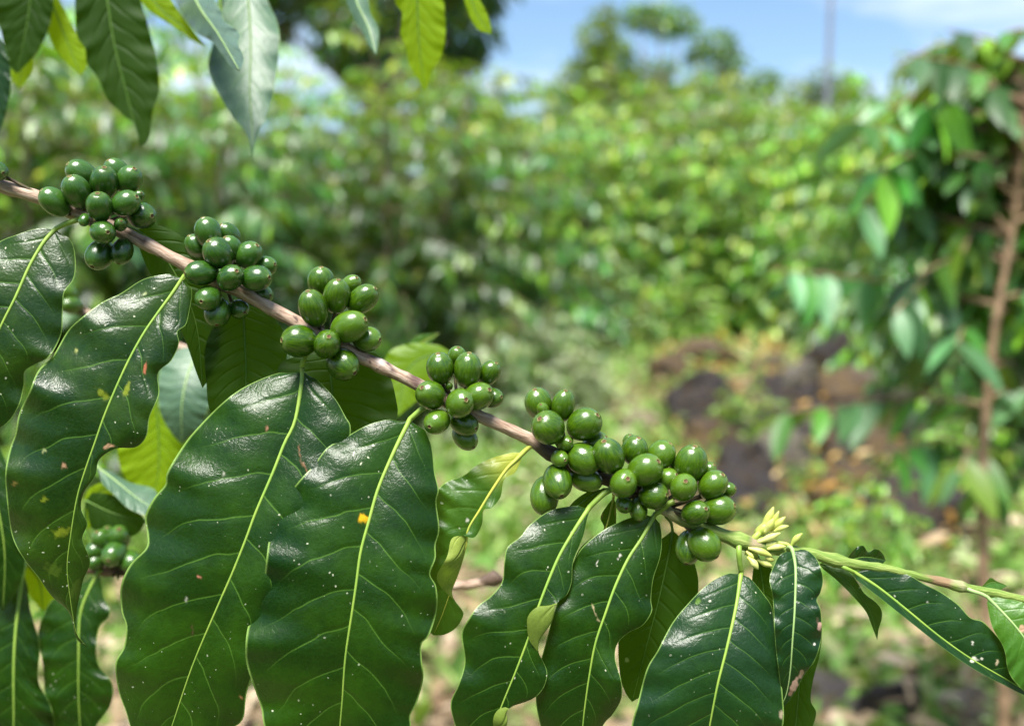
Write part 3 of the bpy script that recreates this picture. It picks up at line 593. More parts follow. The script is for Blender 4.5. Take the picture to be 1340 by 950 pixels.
# H: matt leaf seen from below, behind G
make_leaf(br, [(880, 693), (876, 720), (863, 780), (846, 845), (827, 918)], [(868, 700), (845, 735), (825, 780), (810, 830), (811, 880), (818, 905), (827, 918)],
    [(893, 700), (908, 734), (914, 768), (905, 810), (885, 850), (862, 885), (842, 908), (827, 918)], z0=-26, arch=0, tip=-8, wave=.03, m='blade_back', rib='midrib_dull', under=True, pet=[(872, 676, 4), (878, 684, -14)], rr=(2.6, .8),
    spots=[(821, 864, 4, 2.6, .7, (.45, .42, .2))])
# I: broad dark leaf under the buds
make_leaf(br, [(970, 748), (963, 794), (951, 848), (939, 896), (929, 948), (922, 990), (915, 1036)],
    [(967, 748), (948, 752), (925, 765), (899, 791), (879, 816), (861, 850), (846, 876), (834, 921), (826, 952), (828, 985), (855, 1015), (915, 1036)],
    [(972, 748), (985, 760), (999, 777), (1010, 794), (1014, 822), (1017, 850), (1021, 885), (1024, 907), (1025, 947), (1012, 985), (975, 1018), (915, 1036)],
    z0=18, arch=34, tip=0, fl=-.14, fr=-.06, wave=.04, nw=4, ph=.7, m='blade_blue', pet=[(967, 710, 16), (967, 722, 24), (968, 736, 22)], rr=(4.4, 1.5), bulge=.08, quilt=.7, spots=[(914, 787, 4, 4, 0, (.08, .16, .02)), (1023, 935, 3, 6, 0, (.3, .24, .16))])
# J: narrower leaf hanging in front
make_leaf(br, [(1037, 719), (1041, 745), (1040, 794), (1037, 839), (1034, 879), (1029, 908), (1020, 927)],
    [(1036, 720), (1022, 725), (1014, 737), (1007, 757), (1011, 779), (1013, 808), (1015, 845), (1020, 884), (1023, 910), (1020, 927)],
    [(1040, 719), (1056, 720), (1070, 733), (1077, 757), (1074, 774), (1069, 785), (1074, 799), (1075, 833), (1067, 862), (1053, 882), (1039, 907), (1028, 922), (1020, 927)],
    z0=34, arch=24, tip=6, fl=-.12, fr=-.10, wave=.12, nw=4, ph=.2, m='blade_blue', rib='midrib_pale', pet=[(1030, 718, 20), (1034, 716, 30)], rr=(3.4, 1.3), bulge=.08,
    spots=[(1040, 897, 5, 10, .35, PK), (1049, 882, 3, 6, .3, PK), (1036, 905, 3, 6, .4, (.25, .13, .1)), (1073, 820, 3, 6, 0, PK), (1070, 812, 2, 4, 0, (.06, .05, .03)), (1066, 843, 2, 2, 0, WH)])
# K: underside behind J, and the pair of I
make_leaf(br, [(1040, 735), (1046, 800), (1047, 870), (1041, 950), (1032, 1012)], [(1022, 760), (1018, 850), (1022, 920), (1018, 970), (1032, 1012)],
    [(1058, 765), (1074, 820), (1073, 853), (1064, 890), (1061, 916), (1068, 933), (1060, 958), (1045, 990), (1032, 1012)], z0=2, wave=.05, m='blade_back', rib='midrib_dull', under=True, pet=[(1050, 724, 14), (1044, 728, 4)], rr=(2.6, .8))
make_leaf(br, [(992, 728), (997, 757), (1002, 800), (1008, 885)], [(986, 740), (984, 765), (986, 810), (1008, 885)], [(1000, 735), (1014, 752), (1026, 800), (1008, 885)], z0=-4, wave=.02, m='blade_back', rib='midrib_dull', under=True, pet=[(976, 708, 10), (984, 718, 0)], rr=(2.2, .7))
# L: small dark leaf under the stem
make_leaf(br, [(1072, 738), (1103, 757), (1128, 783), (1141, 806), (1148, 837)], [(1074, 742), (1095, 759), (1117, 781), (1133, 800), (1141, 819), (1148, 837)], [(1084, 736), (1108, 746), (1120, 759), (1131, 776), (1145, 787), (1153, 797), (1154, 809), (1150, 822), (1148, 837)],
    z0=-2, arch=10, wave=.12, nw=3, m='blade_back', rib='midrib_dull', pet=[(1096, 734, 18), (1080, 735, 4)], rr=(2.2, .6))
make_leaf(br, [(1104, 736), (1130, 729), (1159, 733)], [(1110, 728), (1121, 716), (1130, 714), (1136, 722), (1146, 718), (1155, 724), (1159, 733)], [(1112, 742), (1130, 747), (1150, 742), (1159, 733)], z0=8, arch=0, tip=-40, wave=.15, nw=3, m='blade', rib='midrib_dull', pet=[(1097, 736, 20)], rr=(2, .6), hi=False)
# M: leaf along the green tip
make_leaf(br, [(1117, 748), (1150, 769), (1188, 799), (1226, 830), (1259, 854), (1286, 871), (1314, 887), (1338, 901), (1370, 915), (1402, 926)],
    [(1128, 743), (1150, 741), (1177, 748), (1193, 754), (1210, 764), (1232, 775), (1254, 791), (1270, 808), (1286, 813), (1300, 827), (1314, 843), (1335, 866), (1372, 898), (1402, 926)][::1],
    [(1112, 752), (1145, 777), (1183, 807), (1222, 838), (1256, 863), (1283, 880), (1312, 895), (1338, 908), (1370, 921), (1402, 926)],
    z0=26, arch=14, tip=10, fl=-.10, fr=.9, wave=.04, nw=5, m='blade_blue', rib='midrib', pet=[(1096, 737, 22), (1106, 743, 28)], rr=(3.4, 1.1), bulge=.05,
    spots=[(1275, 863, 5, 3.5, 0, WH), (1305, 867, 2, 4, .2, (.5, .4, .28)), (1273, 842, 1.8, 3, 0, WH), (1285, 862, 2, 2, 0, WH), (1214, 788, 1.5, 1.5, 0, WH)])
# N: light leaf at the right edge
make_leaf(br, [(1292, 781), (1311, 800), (1330, 821), (1352, 850), (1375, 880), (1402, 914)], [(1297, 780), (1314, 783), (1338, 788), (1375, 808), (1405, 850), (1402, 914)],
    [(1291, 783), (1293, 796), (1299, 821), (1314, 849), (1319, 876), (1330, 894), (1352, 913), (1382, 924), (1402, 914)], z0=44, arch=16, tip=10, fl=-.1, fr=-.1, wave=.06, m='blade_young', rib='midrib_pale', pet=[(1258, 767, 32), (1272, 773, 40), (1284, 777, 42)], rr=(3.2, 1),
    spots=[(1338, 823, 6, 5, .6, (.5, .3, .2))])
make_leaf(br, [(1280, 772), (1298, 762), (1318, 766)], [(1286, 766), (1296, 756), (1304, 760), (1318, 766)], [(1290, 774), (1305, 774), (1318, 766)], z0=18, tip=-30, m='blade_young', rib='midrib_dull', pet=[(1258, 768, 30)], rr=(2, .6), hi=False)
# leaves behind the branch
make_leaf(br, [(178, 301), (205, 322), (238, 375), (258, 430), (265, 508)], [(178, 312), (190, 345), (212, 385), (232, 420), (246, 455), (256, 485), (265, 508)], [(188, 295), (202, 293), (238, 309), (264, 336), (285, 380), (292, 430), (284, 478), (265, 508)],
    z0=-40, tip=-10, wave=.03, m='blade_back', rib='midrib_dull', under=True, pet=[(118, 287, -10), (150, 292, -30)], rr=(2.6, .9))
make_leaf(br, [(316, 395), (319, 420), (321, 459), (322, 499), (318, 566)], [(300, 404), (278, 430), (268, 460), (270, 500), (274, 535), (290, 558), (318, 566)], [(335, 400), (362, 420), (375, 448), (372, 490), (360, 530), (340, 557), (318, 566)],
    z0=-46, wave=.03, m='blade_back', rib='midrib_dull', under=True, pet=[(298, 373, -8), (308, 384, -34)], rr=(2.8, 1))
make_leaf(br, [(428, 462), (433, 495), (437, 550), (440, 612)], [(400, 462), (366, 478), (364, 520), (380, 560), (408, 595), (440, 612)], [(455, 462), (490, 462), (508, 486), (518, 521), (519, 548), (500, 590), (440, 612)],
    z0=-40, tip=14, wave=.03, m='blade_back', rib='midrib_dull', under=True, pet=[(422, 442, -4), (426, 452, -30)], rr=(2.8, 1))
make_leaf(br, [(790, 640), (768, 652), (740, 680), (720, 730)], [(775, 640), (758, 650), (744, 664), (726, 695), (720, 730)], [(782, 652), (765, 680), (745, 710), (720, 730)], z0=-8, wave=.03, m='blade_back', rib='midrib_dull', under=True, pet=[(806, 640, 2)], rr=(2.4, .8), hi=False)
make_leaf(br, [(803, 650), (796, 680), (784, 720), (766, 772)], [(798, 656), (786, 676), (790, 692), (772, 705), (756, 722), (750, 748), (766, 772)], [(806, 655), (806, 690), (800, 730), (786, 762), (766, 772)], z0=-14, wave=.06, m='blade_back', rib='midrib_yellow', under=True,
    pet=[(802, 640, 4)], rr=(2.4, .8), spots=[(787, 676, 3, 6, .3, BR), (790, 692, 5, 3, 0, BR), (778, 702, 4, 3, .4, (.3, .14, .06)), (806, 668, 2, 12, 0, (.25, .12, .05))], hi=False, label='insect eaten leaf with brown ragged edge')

# ------------------------------------------------------------------ blurred branches of the same tree behind
D2 = .56
b2 = empty('coffee_branch', at(-300, 690, D2), 'blurred low branch at left with dark leaves and a small berry cluster', 'branch', 'coffee branches')
make_stem(b2, [(-300, 690, 0, 6), (-80, 722, 0, 6), (60, 736, 0, 6), (140, 746, 0, 6), (400, 760, 0, 5.5), (590, 766, 0, 6), (642, 758, 0, 6.5), (652, 752, 0, 9)], D2, M['stem_wood'], spots=[(100, 175, (.12, .05, .03), .8), (628, 660, (.08, .05, .035), .9)], nodes=[(645, 8, 4), (140, 15, 2)])
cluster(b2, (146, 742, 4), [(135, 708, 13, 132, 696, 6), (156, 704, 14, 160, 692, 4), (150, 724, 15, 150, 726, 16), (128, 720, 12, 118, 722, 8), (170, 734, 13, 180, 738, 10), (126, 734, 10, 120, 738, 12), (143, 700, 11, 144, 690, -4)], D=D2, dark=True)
kw2 = dict(D=D2, hi=False, N_T=90)
make_leaf(b2, [(128, 748), (106, 799), (103, 858), (103, 913), (105, 950), (108, 1005)], [(115, 760), (85, 775), (64, 790), (50, 828), (56, 870), (60, 920), (75, 970), (108, 1005)], [(130, 748), (135, 777), (144, 803), (129, 822), (127, 865), (147, 895), (144, 924), (126, 950), (118, 985), (108, 1005)], z0=10, arch=24, fl=-.2, fr=-.05, wave=.1, rr=(3.4, 1.2), pet=[(138, 744, 2)], m='blade', **kw2)
make_leaf(b2, [(30, 745), (21, 821), (18, 876), (18, 950), (15, 1015)], [(18, 760), (-10, 780), (-34, 840), (-36, 900), (-20, 975), (15, 1015)], [(36, 760), (40, 799), (52, 843), (50, 890), (66, 922), (70, 955), (48, 1000), (15, 1015)], z0=24, arch=24, fl=-.15, fr=-.3, wave=.12, rr=(4.4, 1.6), pet=[(34, 734, 4)], m='blade', **kw2)
make_leaf(b2, [(-30, 560), (-8, 640), (6, 720), (4, 800)], [(-50, 580), (-60, 650), (-40, 740), (4, 800)], [(-5, 570), (20, 640), (33, 715), (28, 760), (4, 800)], z0=46, arch=20, fl=-.1, fr=-.25, wave=.06, rr=(3, 1), pet=[(-60, 540, 0)], m='blade', **kw2)
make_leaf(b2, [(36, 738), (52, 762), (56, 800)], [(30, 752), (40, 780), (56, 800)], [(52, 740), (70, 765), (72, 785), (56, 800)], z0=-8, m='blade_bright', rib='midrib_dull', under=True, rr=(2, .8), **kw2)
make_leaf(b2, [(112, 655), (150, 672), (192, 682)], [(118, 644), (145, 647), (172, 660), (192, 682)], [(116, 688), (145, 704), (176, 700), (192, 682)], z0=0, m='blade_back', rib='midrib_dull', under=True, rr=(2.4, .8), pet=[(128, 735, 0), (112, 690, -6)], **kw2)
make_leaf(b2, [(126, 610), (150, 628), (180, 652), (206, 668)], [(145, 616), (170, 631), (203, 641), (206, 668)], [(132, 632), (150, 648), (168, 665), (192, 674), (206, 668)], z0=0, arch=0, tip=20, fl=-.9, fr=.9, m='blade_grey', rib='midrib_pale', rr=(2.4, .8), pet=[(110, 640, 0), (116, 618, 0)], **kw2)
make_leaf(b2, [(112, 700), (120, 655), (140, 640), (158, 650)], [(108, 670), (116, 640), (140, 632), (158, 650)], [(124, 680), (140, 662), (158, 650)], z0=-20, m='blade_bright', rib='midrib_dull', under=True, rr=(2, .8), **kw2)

D3 = .62
b3 = empty('coffee_branch', at(-200, 290, D3), 'blurred branch behind the speckled leaf with pale leaves and small berries', 'branch', 'coffee branches')
make_stem(b3, [(-200, 290, 0, 6), (-60, 338, 0, 6), (60, 388, 0, 5), (107, 407, 0, 5), (180, 436, 0, 5.5), (268, 466, 0, 6), (330, 492, 0, 6), (460, 520, 0, 5), (610, 470, 0, 4)], D3, M['stem_wood'], n=140)
cluster(b3, (98, 402, 2), [(90, 383, 9.5, 84, 376, 8), (94, 400, 11, 88, 400, 14), (82, 396, 8, 76, 398, 4)], D=D3)
kw3 = dict(D=D3, hi=False, N_T=90)
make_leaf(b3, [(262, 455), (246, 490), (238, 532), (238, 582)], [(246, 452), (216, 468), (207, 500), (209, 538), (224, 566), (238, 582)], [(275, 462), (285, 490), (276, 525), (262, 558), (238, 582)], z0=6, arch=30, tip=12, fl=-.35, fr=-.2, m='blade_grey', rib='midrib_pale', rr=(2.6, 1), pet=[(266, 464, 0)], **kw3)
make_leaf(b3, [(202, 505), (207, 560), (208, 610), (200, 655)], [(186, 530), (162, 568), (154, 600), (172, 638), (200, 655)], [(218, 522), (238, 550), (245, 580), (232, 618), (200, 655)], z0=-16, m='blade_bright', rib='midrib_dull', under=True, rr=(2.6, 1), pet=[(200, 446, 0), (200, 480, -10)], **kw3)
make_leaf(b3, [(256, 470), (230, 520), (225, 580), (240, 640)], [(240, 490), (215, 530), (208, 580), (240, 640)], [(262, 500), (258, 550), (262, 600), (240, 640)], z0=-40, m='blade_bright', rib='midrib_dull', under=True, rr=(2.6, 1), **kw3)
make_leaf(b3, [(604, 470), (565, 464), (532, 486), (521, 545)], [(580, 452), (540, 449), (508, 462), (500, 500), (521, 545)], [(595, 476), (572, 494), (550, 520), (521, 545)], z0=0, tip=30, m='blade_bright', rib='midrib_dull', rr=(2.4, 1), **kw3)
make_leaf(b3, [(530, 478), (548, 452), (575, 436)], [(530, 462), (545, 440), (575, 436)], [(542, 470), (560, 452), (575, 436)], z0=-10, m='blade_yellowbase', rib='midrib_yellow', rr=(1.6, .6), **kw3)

D4 = .60
b4 = empty('coffee_branch', at(-300, -190, D4), 'blurred branch at the top edge with bright and grey drooping leaves', 'branch', 'coffee branches')
make_stem(b4, [(-300, -190, 0, 8), (-60, -140, 0, 7.5), (120, -112, 0, 7), (330, -88, 0, 6.5), (560, -92, 0, 6), (700, -78, 0, 5), (760, -70, 0, 4)], D4, M['stem_wood'], n=140)
kw4 = dict(D=D4, hi=False, N_T=100)
make_leaf(b4, [(-14, 30), (-5, 110), (-10, 200)], [(-30, 60), (-32, 130), (-10, 200)], [(2, 52), (12, 80), (14, 110), (8, 148), (-10, 200)], z0=60, m='blade_blue', rr=(3, 1), pet=[(-60, -138, 0), (-30, -40, 40)], **kw4)
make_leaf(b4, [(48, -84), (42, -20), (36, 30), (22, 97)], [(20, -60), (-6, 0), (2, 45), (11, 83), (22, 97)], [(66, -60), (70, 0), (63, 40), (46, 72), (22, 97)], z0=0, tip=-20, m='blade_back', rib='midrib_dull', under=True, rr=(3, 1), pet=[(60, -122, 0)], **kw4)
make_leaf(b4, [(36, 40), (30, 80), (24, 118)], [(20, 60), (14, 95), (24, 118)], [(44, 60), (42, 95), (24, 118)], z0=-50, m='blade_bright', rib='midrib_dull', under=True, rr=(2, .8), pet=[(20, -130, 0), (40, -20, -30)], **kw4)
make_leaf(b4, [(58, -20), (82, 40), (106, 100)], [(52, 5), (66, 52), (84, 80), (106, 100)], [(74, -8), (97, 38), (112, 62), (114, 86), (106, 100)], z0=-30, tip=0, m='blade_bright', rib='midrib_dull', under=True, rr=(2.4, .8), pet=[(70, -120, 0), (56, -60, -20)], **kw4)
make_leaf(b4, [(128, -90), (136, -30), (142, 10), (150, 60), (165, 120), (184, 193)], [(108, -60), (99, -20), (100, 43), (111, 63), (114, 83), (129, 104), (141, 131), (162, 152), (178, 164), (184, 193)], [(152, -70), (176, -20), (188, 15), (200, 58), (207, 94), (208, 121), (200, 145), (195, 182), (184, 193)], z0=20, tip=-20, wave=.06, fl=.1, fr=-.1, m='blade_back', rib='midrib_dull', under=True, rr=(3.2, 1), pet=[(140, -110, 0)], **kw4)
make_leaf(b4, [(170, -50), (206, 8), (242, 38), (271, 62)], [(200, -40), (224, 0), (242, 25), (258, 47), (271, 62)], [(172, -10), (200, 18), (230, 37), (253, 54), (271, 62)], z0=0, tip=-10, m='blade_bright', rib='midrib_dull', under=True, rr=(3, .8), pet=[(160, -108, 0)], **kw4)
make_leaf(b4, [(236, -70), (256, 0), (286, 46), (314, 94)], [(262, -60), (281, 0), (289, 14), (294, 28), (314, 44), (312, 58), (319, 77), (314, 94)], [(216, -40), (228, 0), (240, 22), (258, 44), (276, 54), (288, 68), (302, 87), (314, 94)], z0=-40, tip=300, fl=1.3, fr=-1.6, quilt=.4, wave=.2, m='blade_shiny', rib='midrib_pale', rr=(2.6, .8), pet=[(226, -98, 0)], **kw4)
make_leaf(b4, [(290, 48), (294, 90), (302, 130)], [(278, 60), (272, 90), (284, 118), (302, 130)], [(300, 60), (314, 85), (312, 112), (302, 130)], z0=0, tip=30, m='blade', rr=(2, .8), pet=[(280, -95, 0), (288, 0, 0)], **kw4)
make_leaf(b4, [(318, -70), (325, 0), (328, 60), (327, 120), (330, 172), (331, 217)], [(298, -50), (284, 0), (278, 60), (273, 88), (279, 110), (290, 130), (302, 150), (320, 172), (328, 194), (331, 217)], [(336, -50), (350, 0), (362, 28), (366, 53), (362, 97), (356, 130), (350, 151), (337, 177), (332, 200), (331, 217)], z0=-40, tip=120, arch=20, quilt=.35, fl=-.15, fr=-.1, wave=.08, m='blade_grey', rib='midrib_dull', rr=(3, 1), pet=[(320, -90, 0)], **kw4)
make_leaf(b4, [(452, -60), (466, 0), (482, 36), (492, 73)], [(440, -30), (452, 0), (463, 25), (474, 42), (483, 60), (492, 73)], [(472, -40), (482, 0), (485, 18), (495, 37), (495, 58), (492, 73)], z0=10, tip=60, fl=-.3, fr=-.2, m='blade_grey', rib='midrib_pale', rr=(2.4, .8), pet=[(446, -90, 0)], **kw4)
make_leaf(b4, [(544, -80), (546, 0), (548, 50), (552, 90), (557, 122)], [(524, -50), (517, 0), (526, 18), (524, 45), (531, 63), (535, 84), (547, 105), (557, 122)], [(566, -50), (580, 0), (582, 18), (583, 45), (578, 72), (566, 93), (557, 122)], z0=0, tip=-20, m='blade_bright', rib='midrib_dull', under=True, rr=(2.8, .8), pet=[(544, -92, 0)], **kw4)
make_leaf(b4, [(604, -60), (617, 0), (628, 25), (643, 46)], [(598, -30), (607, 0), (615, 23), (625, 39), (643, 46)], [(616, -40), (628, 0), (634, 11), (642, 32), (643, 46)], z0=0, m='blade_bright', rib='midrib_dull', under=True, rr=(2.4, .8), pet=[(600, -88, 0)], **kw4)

# ------------------------------------------------------------------ ground
def gz(x, y):
    x = np.asarray(x, float); y = np.asarray(y, float)
    z = .05 * np.clip(y - 9.5, 0, 40) + .010 * np.clip(y - 50, 0, 400)
    z = z + .42 * np.exp(-((x - 2.6) / 1.7) ** 2 - ((y - 8.4) / 2.6) ** 2) + .12 * np.exp(-((x - 1.2) / .8) ** 2 - ((y - 9) / 1.5) ** 2)
    z = z + .035 * np.sin(x * 2.1 + y * .7) * np.cos(y * 1.7 - x * .6) + .02 * np.sin(x * 5.3 + 1) * np.sin(y * 4.7)
    return z
def gpt(px, py):
    """where the view ray through a photo pixel meets the ground"""
    lo, hi = 1.0, 60.0
    for _ in range(50):
        m = (lo + hi) / 2; p = at(px, py, m)
        if p.z > float(gz(p.x, p.y)): lo = m
        else: hi = m
    return at(px, py, lo)
u = np.linspace(-1, 1, 261); gx = np.sinh(u * 5.2) / math.sinh(5.2) * 300
v = np.linspace(0, 1, 260); gy = -60 + (np.sinh((v - .25) * 7) / math.sinh(7 * .75)) * 460 + 62
gx = np.sort(np.r_[gx, np.arange(-6, 8, .13)]); gy = np.sort(np.r_[gy, np.arange(1.5, 16, .13)])
XX, YY = np.meshgrid(gx, gy, indexing='ij'); ZZ = gz(XX, YY)
idx = np.arange(XX.size).reshape(XX.shape)
q = np.stack([idx[:-1, :-1], idx[1:, :-1], idx[1:, 1:], idx[:-1, 1:]], -1).reshape(-1, 4)
m, nt = mat('soil_and_litter'); o = N(nt, 'ShaderNodeOutputMaterial'); p = N(nt, 'ShaderNodeBsdfPrincipled'); tcn = N(nt, 'ShaderNodeTexCoord'); ob = tcn.outputs['Object']
n1 = noise_t(nt, ob, 1.1, 5, .6); n2 = noise_t(nt, ob, 9, 6, .65); n3 = noise_t(nt, ob, 34, 4, .6)
c = ramp(nt, n2, [(.30, (.05, .034, .022)), (.45, (.17, .11, .066)), (.58, (.29, .21, .135)), (.72, (.40, .315, .22))])
c = mix(nt, smooth01(nt, n3, .5, .72), c, (.06, .042, .03))
c = mix(nt, math_n(nt, 'MULTIPLY', smooth01(nt, n1, .44, .56), smooth01(nt, n2, .3, .55)), c, (.13, .22, .05))
nt.links.new(c, p.inputs['Base Color']); p.inputs['Roughness'].default_value = .95; p.inputs['Specular IOR Level'].default_value = .15
nt.links.new(bump(nt, n2, 1.0, .05), p.inputs['Normal']); nt.links.new(p.outputs[0], o.inputs[0])
g = mesh_np('ground', np.stack([XX, YY, ZZ], -1).reshape(-1, 3), q, m); g['kind'] = 'structure'; g['label'] = 'brown soil with leaf litter and green patches'

# ------------------------------------------------------------------ foliage material: each leaf keeps its own colour
def foliage_mat(name, rough=.42, t_amt=.3, spec=.5):
    m, nt = mat(name); Lk = nt.links.new; o = N(nt, 'ShaderNodeOutputMaterial'); p = N(nt, 'ShaderNodeBsdfPrincipled')
    vc = N(nt, 'ShaderNodeVertexColor', layer_name='leafcol'); hs = N(nt, 'ShaderNodeHueSaturation'); Lk(vc.outputs['Color'], hs.inputs['Color'])
    rnd = N(nt, 'ShaderNodeObjectInfo').outputs['Random']
    Lk(math_n(nt, 'MULTIPLY_ADD', rnd, .035, .492), hs.inputs['Hue']); Lk(math_n(nt, 'MULTIPLY_ADD', rnd, .75, .70), hs.inputs['Value'])
    Lk(hs.outputs[0], p.inputs['Base Color']); p.inputs['Roughness'].default_value = rough; p.inputs['Specular IOR Level'].default_value = spec
    tr = N(nt, 'ShaderNodeBsdfTranslucent'); ct = mix(nt, .6, hs.outputs[0], (.40, .55, .03)); Lk(ct, tr.inputs['Color'])
    mt = N(nt, 'ShaderNodeMixShader'); mt.inputs[0].default_value = t_amt; Lk(p.outputs[0], mt.inputs[1]); Lk(tr.outputs[0], mt.inputs[2]); Lk(mt.outputs[0], o.inputs[0]); return m
M['foliage'] = foliage_mat('bush_foliage', .36, .34, .6)
M['foliage_near'] = foliage_mat('near_foliage', .44, .26, .6)
M['herb'] = foliage_mat('herb_foliage', .6, .35, .25)
M['litter'] = foliage_mat('dry_litter', .9, .05, .1)

def leaf_template(nl=4, nw=2, width=.36):
    """unit leaf along +X, normal +Z, drooping and folded a little"""
    t = np.linspace(0, 1, nl + 1); prof = np.sin(pi * t ** .8) ** .8 * width / 2; prof[0] = .01; prof[-1] = .004
    uu = np.linspace(-1, 1, nw + 1)
    V = np.array([[ti, pr * ui, -.22 * ti ** 2 + .18 * pr * abs(ui) - .0] for ti, pr in zip(t, prof) for ui in uu])
    k = nw + 1; Fq = np.array([[i * k + j, (i + 1) * k + j, (i + 1) * k + j + 1, i * k + j + 1] for i in range(nl) for j in range(nw)])
    return V, Fq
TPL = leaf_template(3, 2); TPLN = leaf_template(7, 4, .36)

def place_leaves(tpl, pos, dirs, ups, size, cols):
    V, Fq = tpl; n = len(pos); nv = len(V)
    x = dirs / (np.linalg.norm(dirs, axis=1)[:, None] + 1e-9)
    y = np.cross(ups, x); y /= np.linalg.norm(y, axis=1)[:, None] + 1e-9; z = np.cross(x, y)
    P = pos[:, None, :] + size[:, None, None] * (V[None, :, 0:1] * x[:, None, :] + V[None, :, 1:2] * y[:, None, :] + V[None, :, 2:3] * z[:, None, :])
    Fa = (Fq[None] + (np.arange(n) * nv)[:, None, None]).reshape(-1, 4)
    C = np.repeat(np.c_[cols, np.ones(n)], nv, axis=0)
    return P.reshape(-1, 3), Fa, C

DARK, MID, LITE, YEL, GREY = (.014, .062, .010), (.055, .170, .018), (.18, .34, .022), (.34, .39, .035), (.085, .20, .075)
def pick_cols(n, pal, wts, r):
    pal = np.array(pal); c = pal[r.choice(len(pal), n, p=np.array(wts) / sum(wts))]
    return c * r.uniform(.55, 1.5, (n, 1))

def branch_leaves(path, r, size, pal, wts, droop=.7, spacing=.36, young=True):
    """opposite leaf pairs along a twig"""
    P = np.asarray(path); L_ = np.r_[0, np.cumsum(np.linalg.norm(np.diff(P, axis=0), axis=1))]
    s = np.arange(size * .4, L_[-1], size * spacing); pts = np.stack([np.interp(s, L_, P[:, k]) for k in range(3)], 1)
    tg = np.gradient(pts, axis=0) if len(pts) > 1 else np.array([[1, 0, 0.]])
    tg /= np.linalg.norm(tg, axis=1)[:, None] + 1e-9
    side = np.cross(tg, [0, 0, 1.0]); side /= np.linalg.norm(side, axis=1)[:, None] + 1e-9
    pos, dr, up = [], [], []
    for sg in (-1, 1):
        d = side * sg * r.uniform(.5, 1, (len(pts), 1)) + tg * r.uniform(.2, .7, (len(pts), 1)) + np.array([0, 0, -1]) * r.uniform(droop * .3, droop * 1.5, (len(pts), 1))
        pos.append(pts); dr.append(d); up.append(np.array([0, 0, 1]) + r.normal(0, .28, (len(pts), 3)))
    pos, dr, up = map(np.vstack, (pos, dr, up))
    keep = r.random(len(pos)) < .9
    pos, dr, up = pos[keep], dr[keep], up[keep]
    cols = pick_cols(len(pos), pal, wts, r)
    sz = size * r.uniform(.65, 1.15, len(pos))
    return pos, dr, up, sz, cols

def coffee_bush_data(seed, H=2.6, R=1.0, stems=3, levels=17, size=.14, pal=None, wts=None, bare=.12, tpl=TPL, spacing=.36):
    r = np.random.default_rng(seed); parts = []; acc = [[], [], [], [], []]
    for k in range(stems):
        a = 2 * pi * k / stems + r.uniform(-.4, .4); lean = r.uniform(.10, .26) * H
        top = np.array([math.cos(a) * lean, math.sin(a) * lean, H * r.uniform(.82, 1.0)])
        b0 = np.array([math.cos(a) * .06, math.sin(a) * .06, -.05])
        path = catmull(np.array([b0, b0 * .4 + top * [.35, .35, .4], top]), 20)
        v, f, _ = tube_np(path, np.linspace(.028, .008, len(path)), 7); parts.append((v, f))
        for i in range(levels):
            h = bare + (1 - bare) * (i + r.uniform(-.3, .3)) / levels; h = min(max(h, .05), .985)
            p0 = path[int(h * (len(path) - 1))]
            ln = R * (1.0 - .5 * h ** 2.2) * r.uniform(.55, 1.12)
            for sgn in (0, pi):
                b = i * 1.65 + k + sgn + r.uniform(-.35, .35); d = np.array([math.cos(b), math.sin(b), 0])
                p1 = p0 + d * ln * .55 + [0, 0, ln * .12]; p2 = p0 + d * ln + [0, 0, ln * (-.28 + .35 * h)]
                bp = catmull(np.array([p0, p1, p2]), 8)
                v, f, _ = tube_np(bp[::2], np.linspace(.007, .002, len(bp[::2])), 4); parts.append((v, f))
                for l, x in zip(acc, branch_leaves(bp, r, size, pal, wts, spacing=spacing)): l.append(x)
        n = 10; pos = np.repeat(top[None], n, 0) + r.normal(0, .03, (n, 3)); dr = r.normal(0, 1, (n, 3)); dr[:, 2] = r.uniform(.0, .8, n)
        for l, x in zip(acc, (pos, dr, np.tile([0, 0, 1.], (n, 1)) + r.normal(0, .3, (n, 3)), size * r.uniform(.5, .9, n), pick_cols(n, [LITE, YEL], [2, 1], r))): l.append(x)
    A = [np.concatenate(l) for l in acc]
    return join(parts), place_leaves(tpl, A[0], A[1], A[2], A[3], A[4]), H

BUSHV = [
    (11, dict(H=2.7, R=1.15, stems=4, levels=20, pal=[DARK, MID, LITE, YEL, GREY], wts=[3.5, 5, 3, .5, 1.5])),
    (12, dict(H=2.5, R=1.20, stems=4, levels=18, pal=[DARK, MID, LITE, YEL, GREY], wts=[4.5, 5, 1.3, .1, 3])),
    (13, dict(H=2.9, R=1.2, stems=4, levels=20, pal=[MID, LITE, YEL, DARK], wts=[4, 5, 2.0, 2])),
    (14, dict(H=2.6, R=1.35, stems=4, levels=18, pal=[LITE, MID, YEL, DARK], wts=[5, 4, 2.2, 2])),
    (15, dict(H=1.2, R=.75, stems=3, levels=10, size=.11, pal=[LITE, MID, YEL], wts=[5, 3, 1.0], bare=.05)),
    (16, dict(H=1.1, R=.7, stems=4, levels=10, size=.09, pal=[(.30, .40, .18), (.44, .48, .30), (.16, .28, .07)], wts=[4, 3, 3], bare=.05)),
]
BUSH = {}
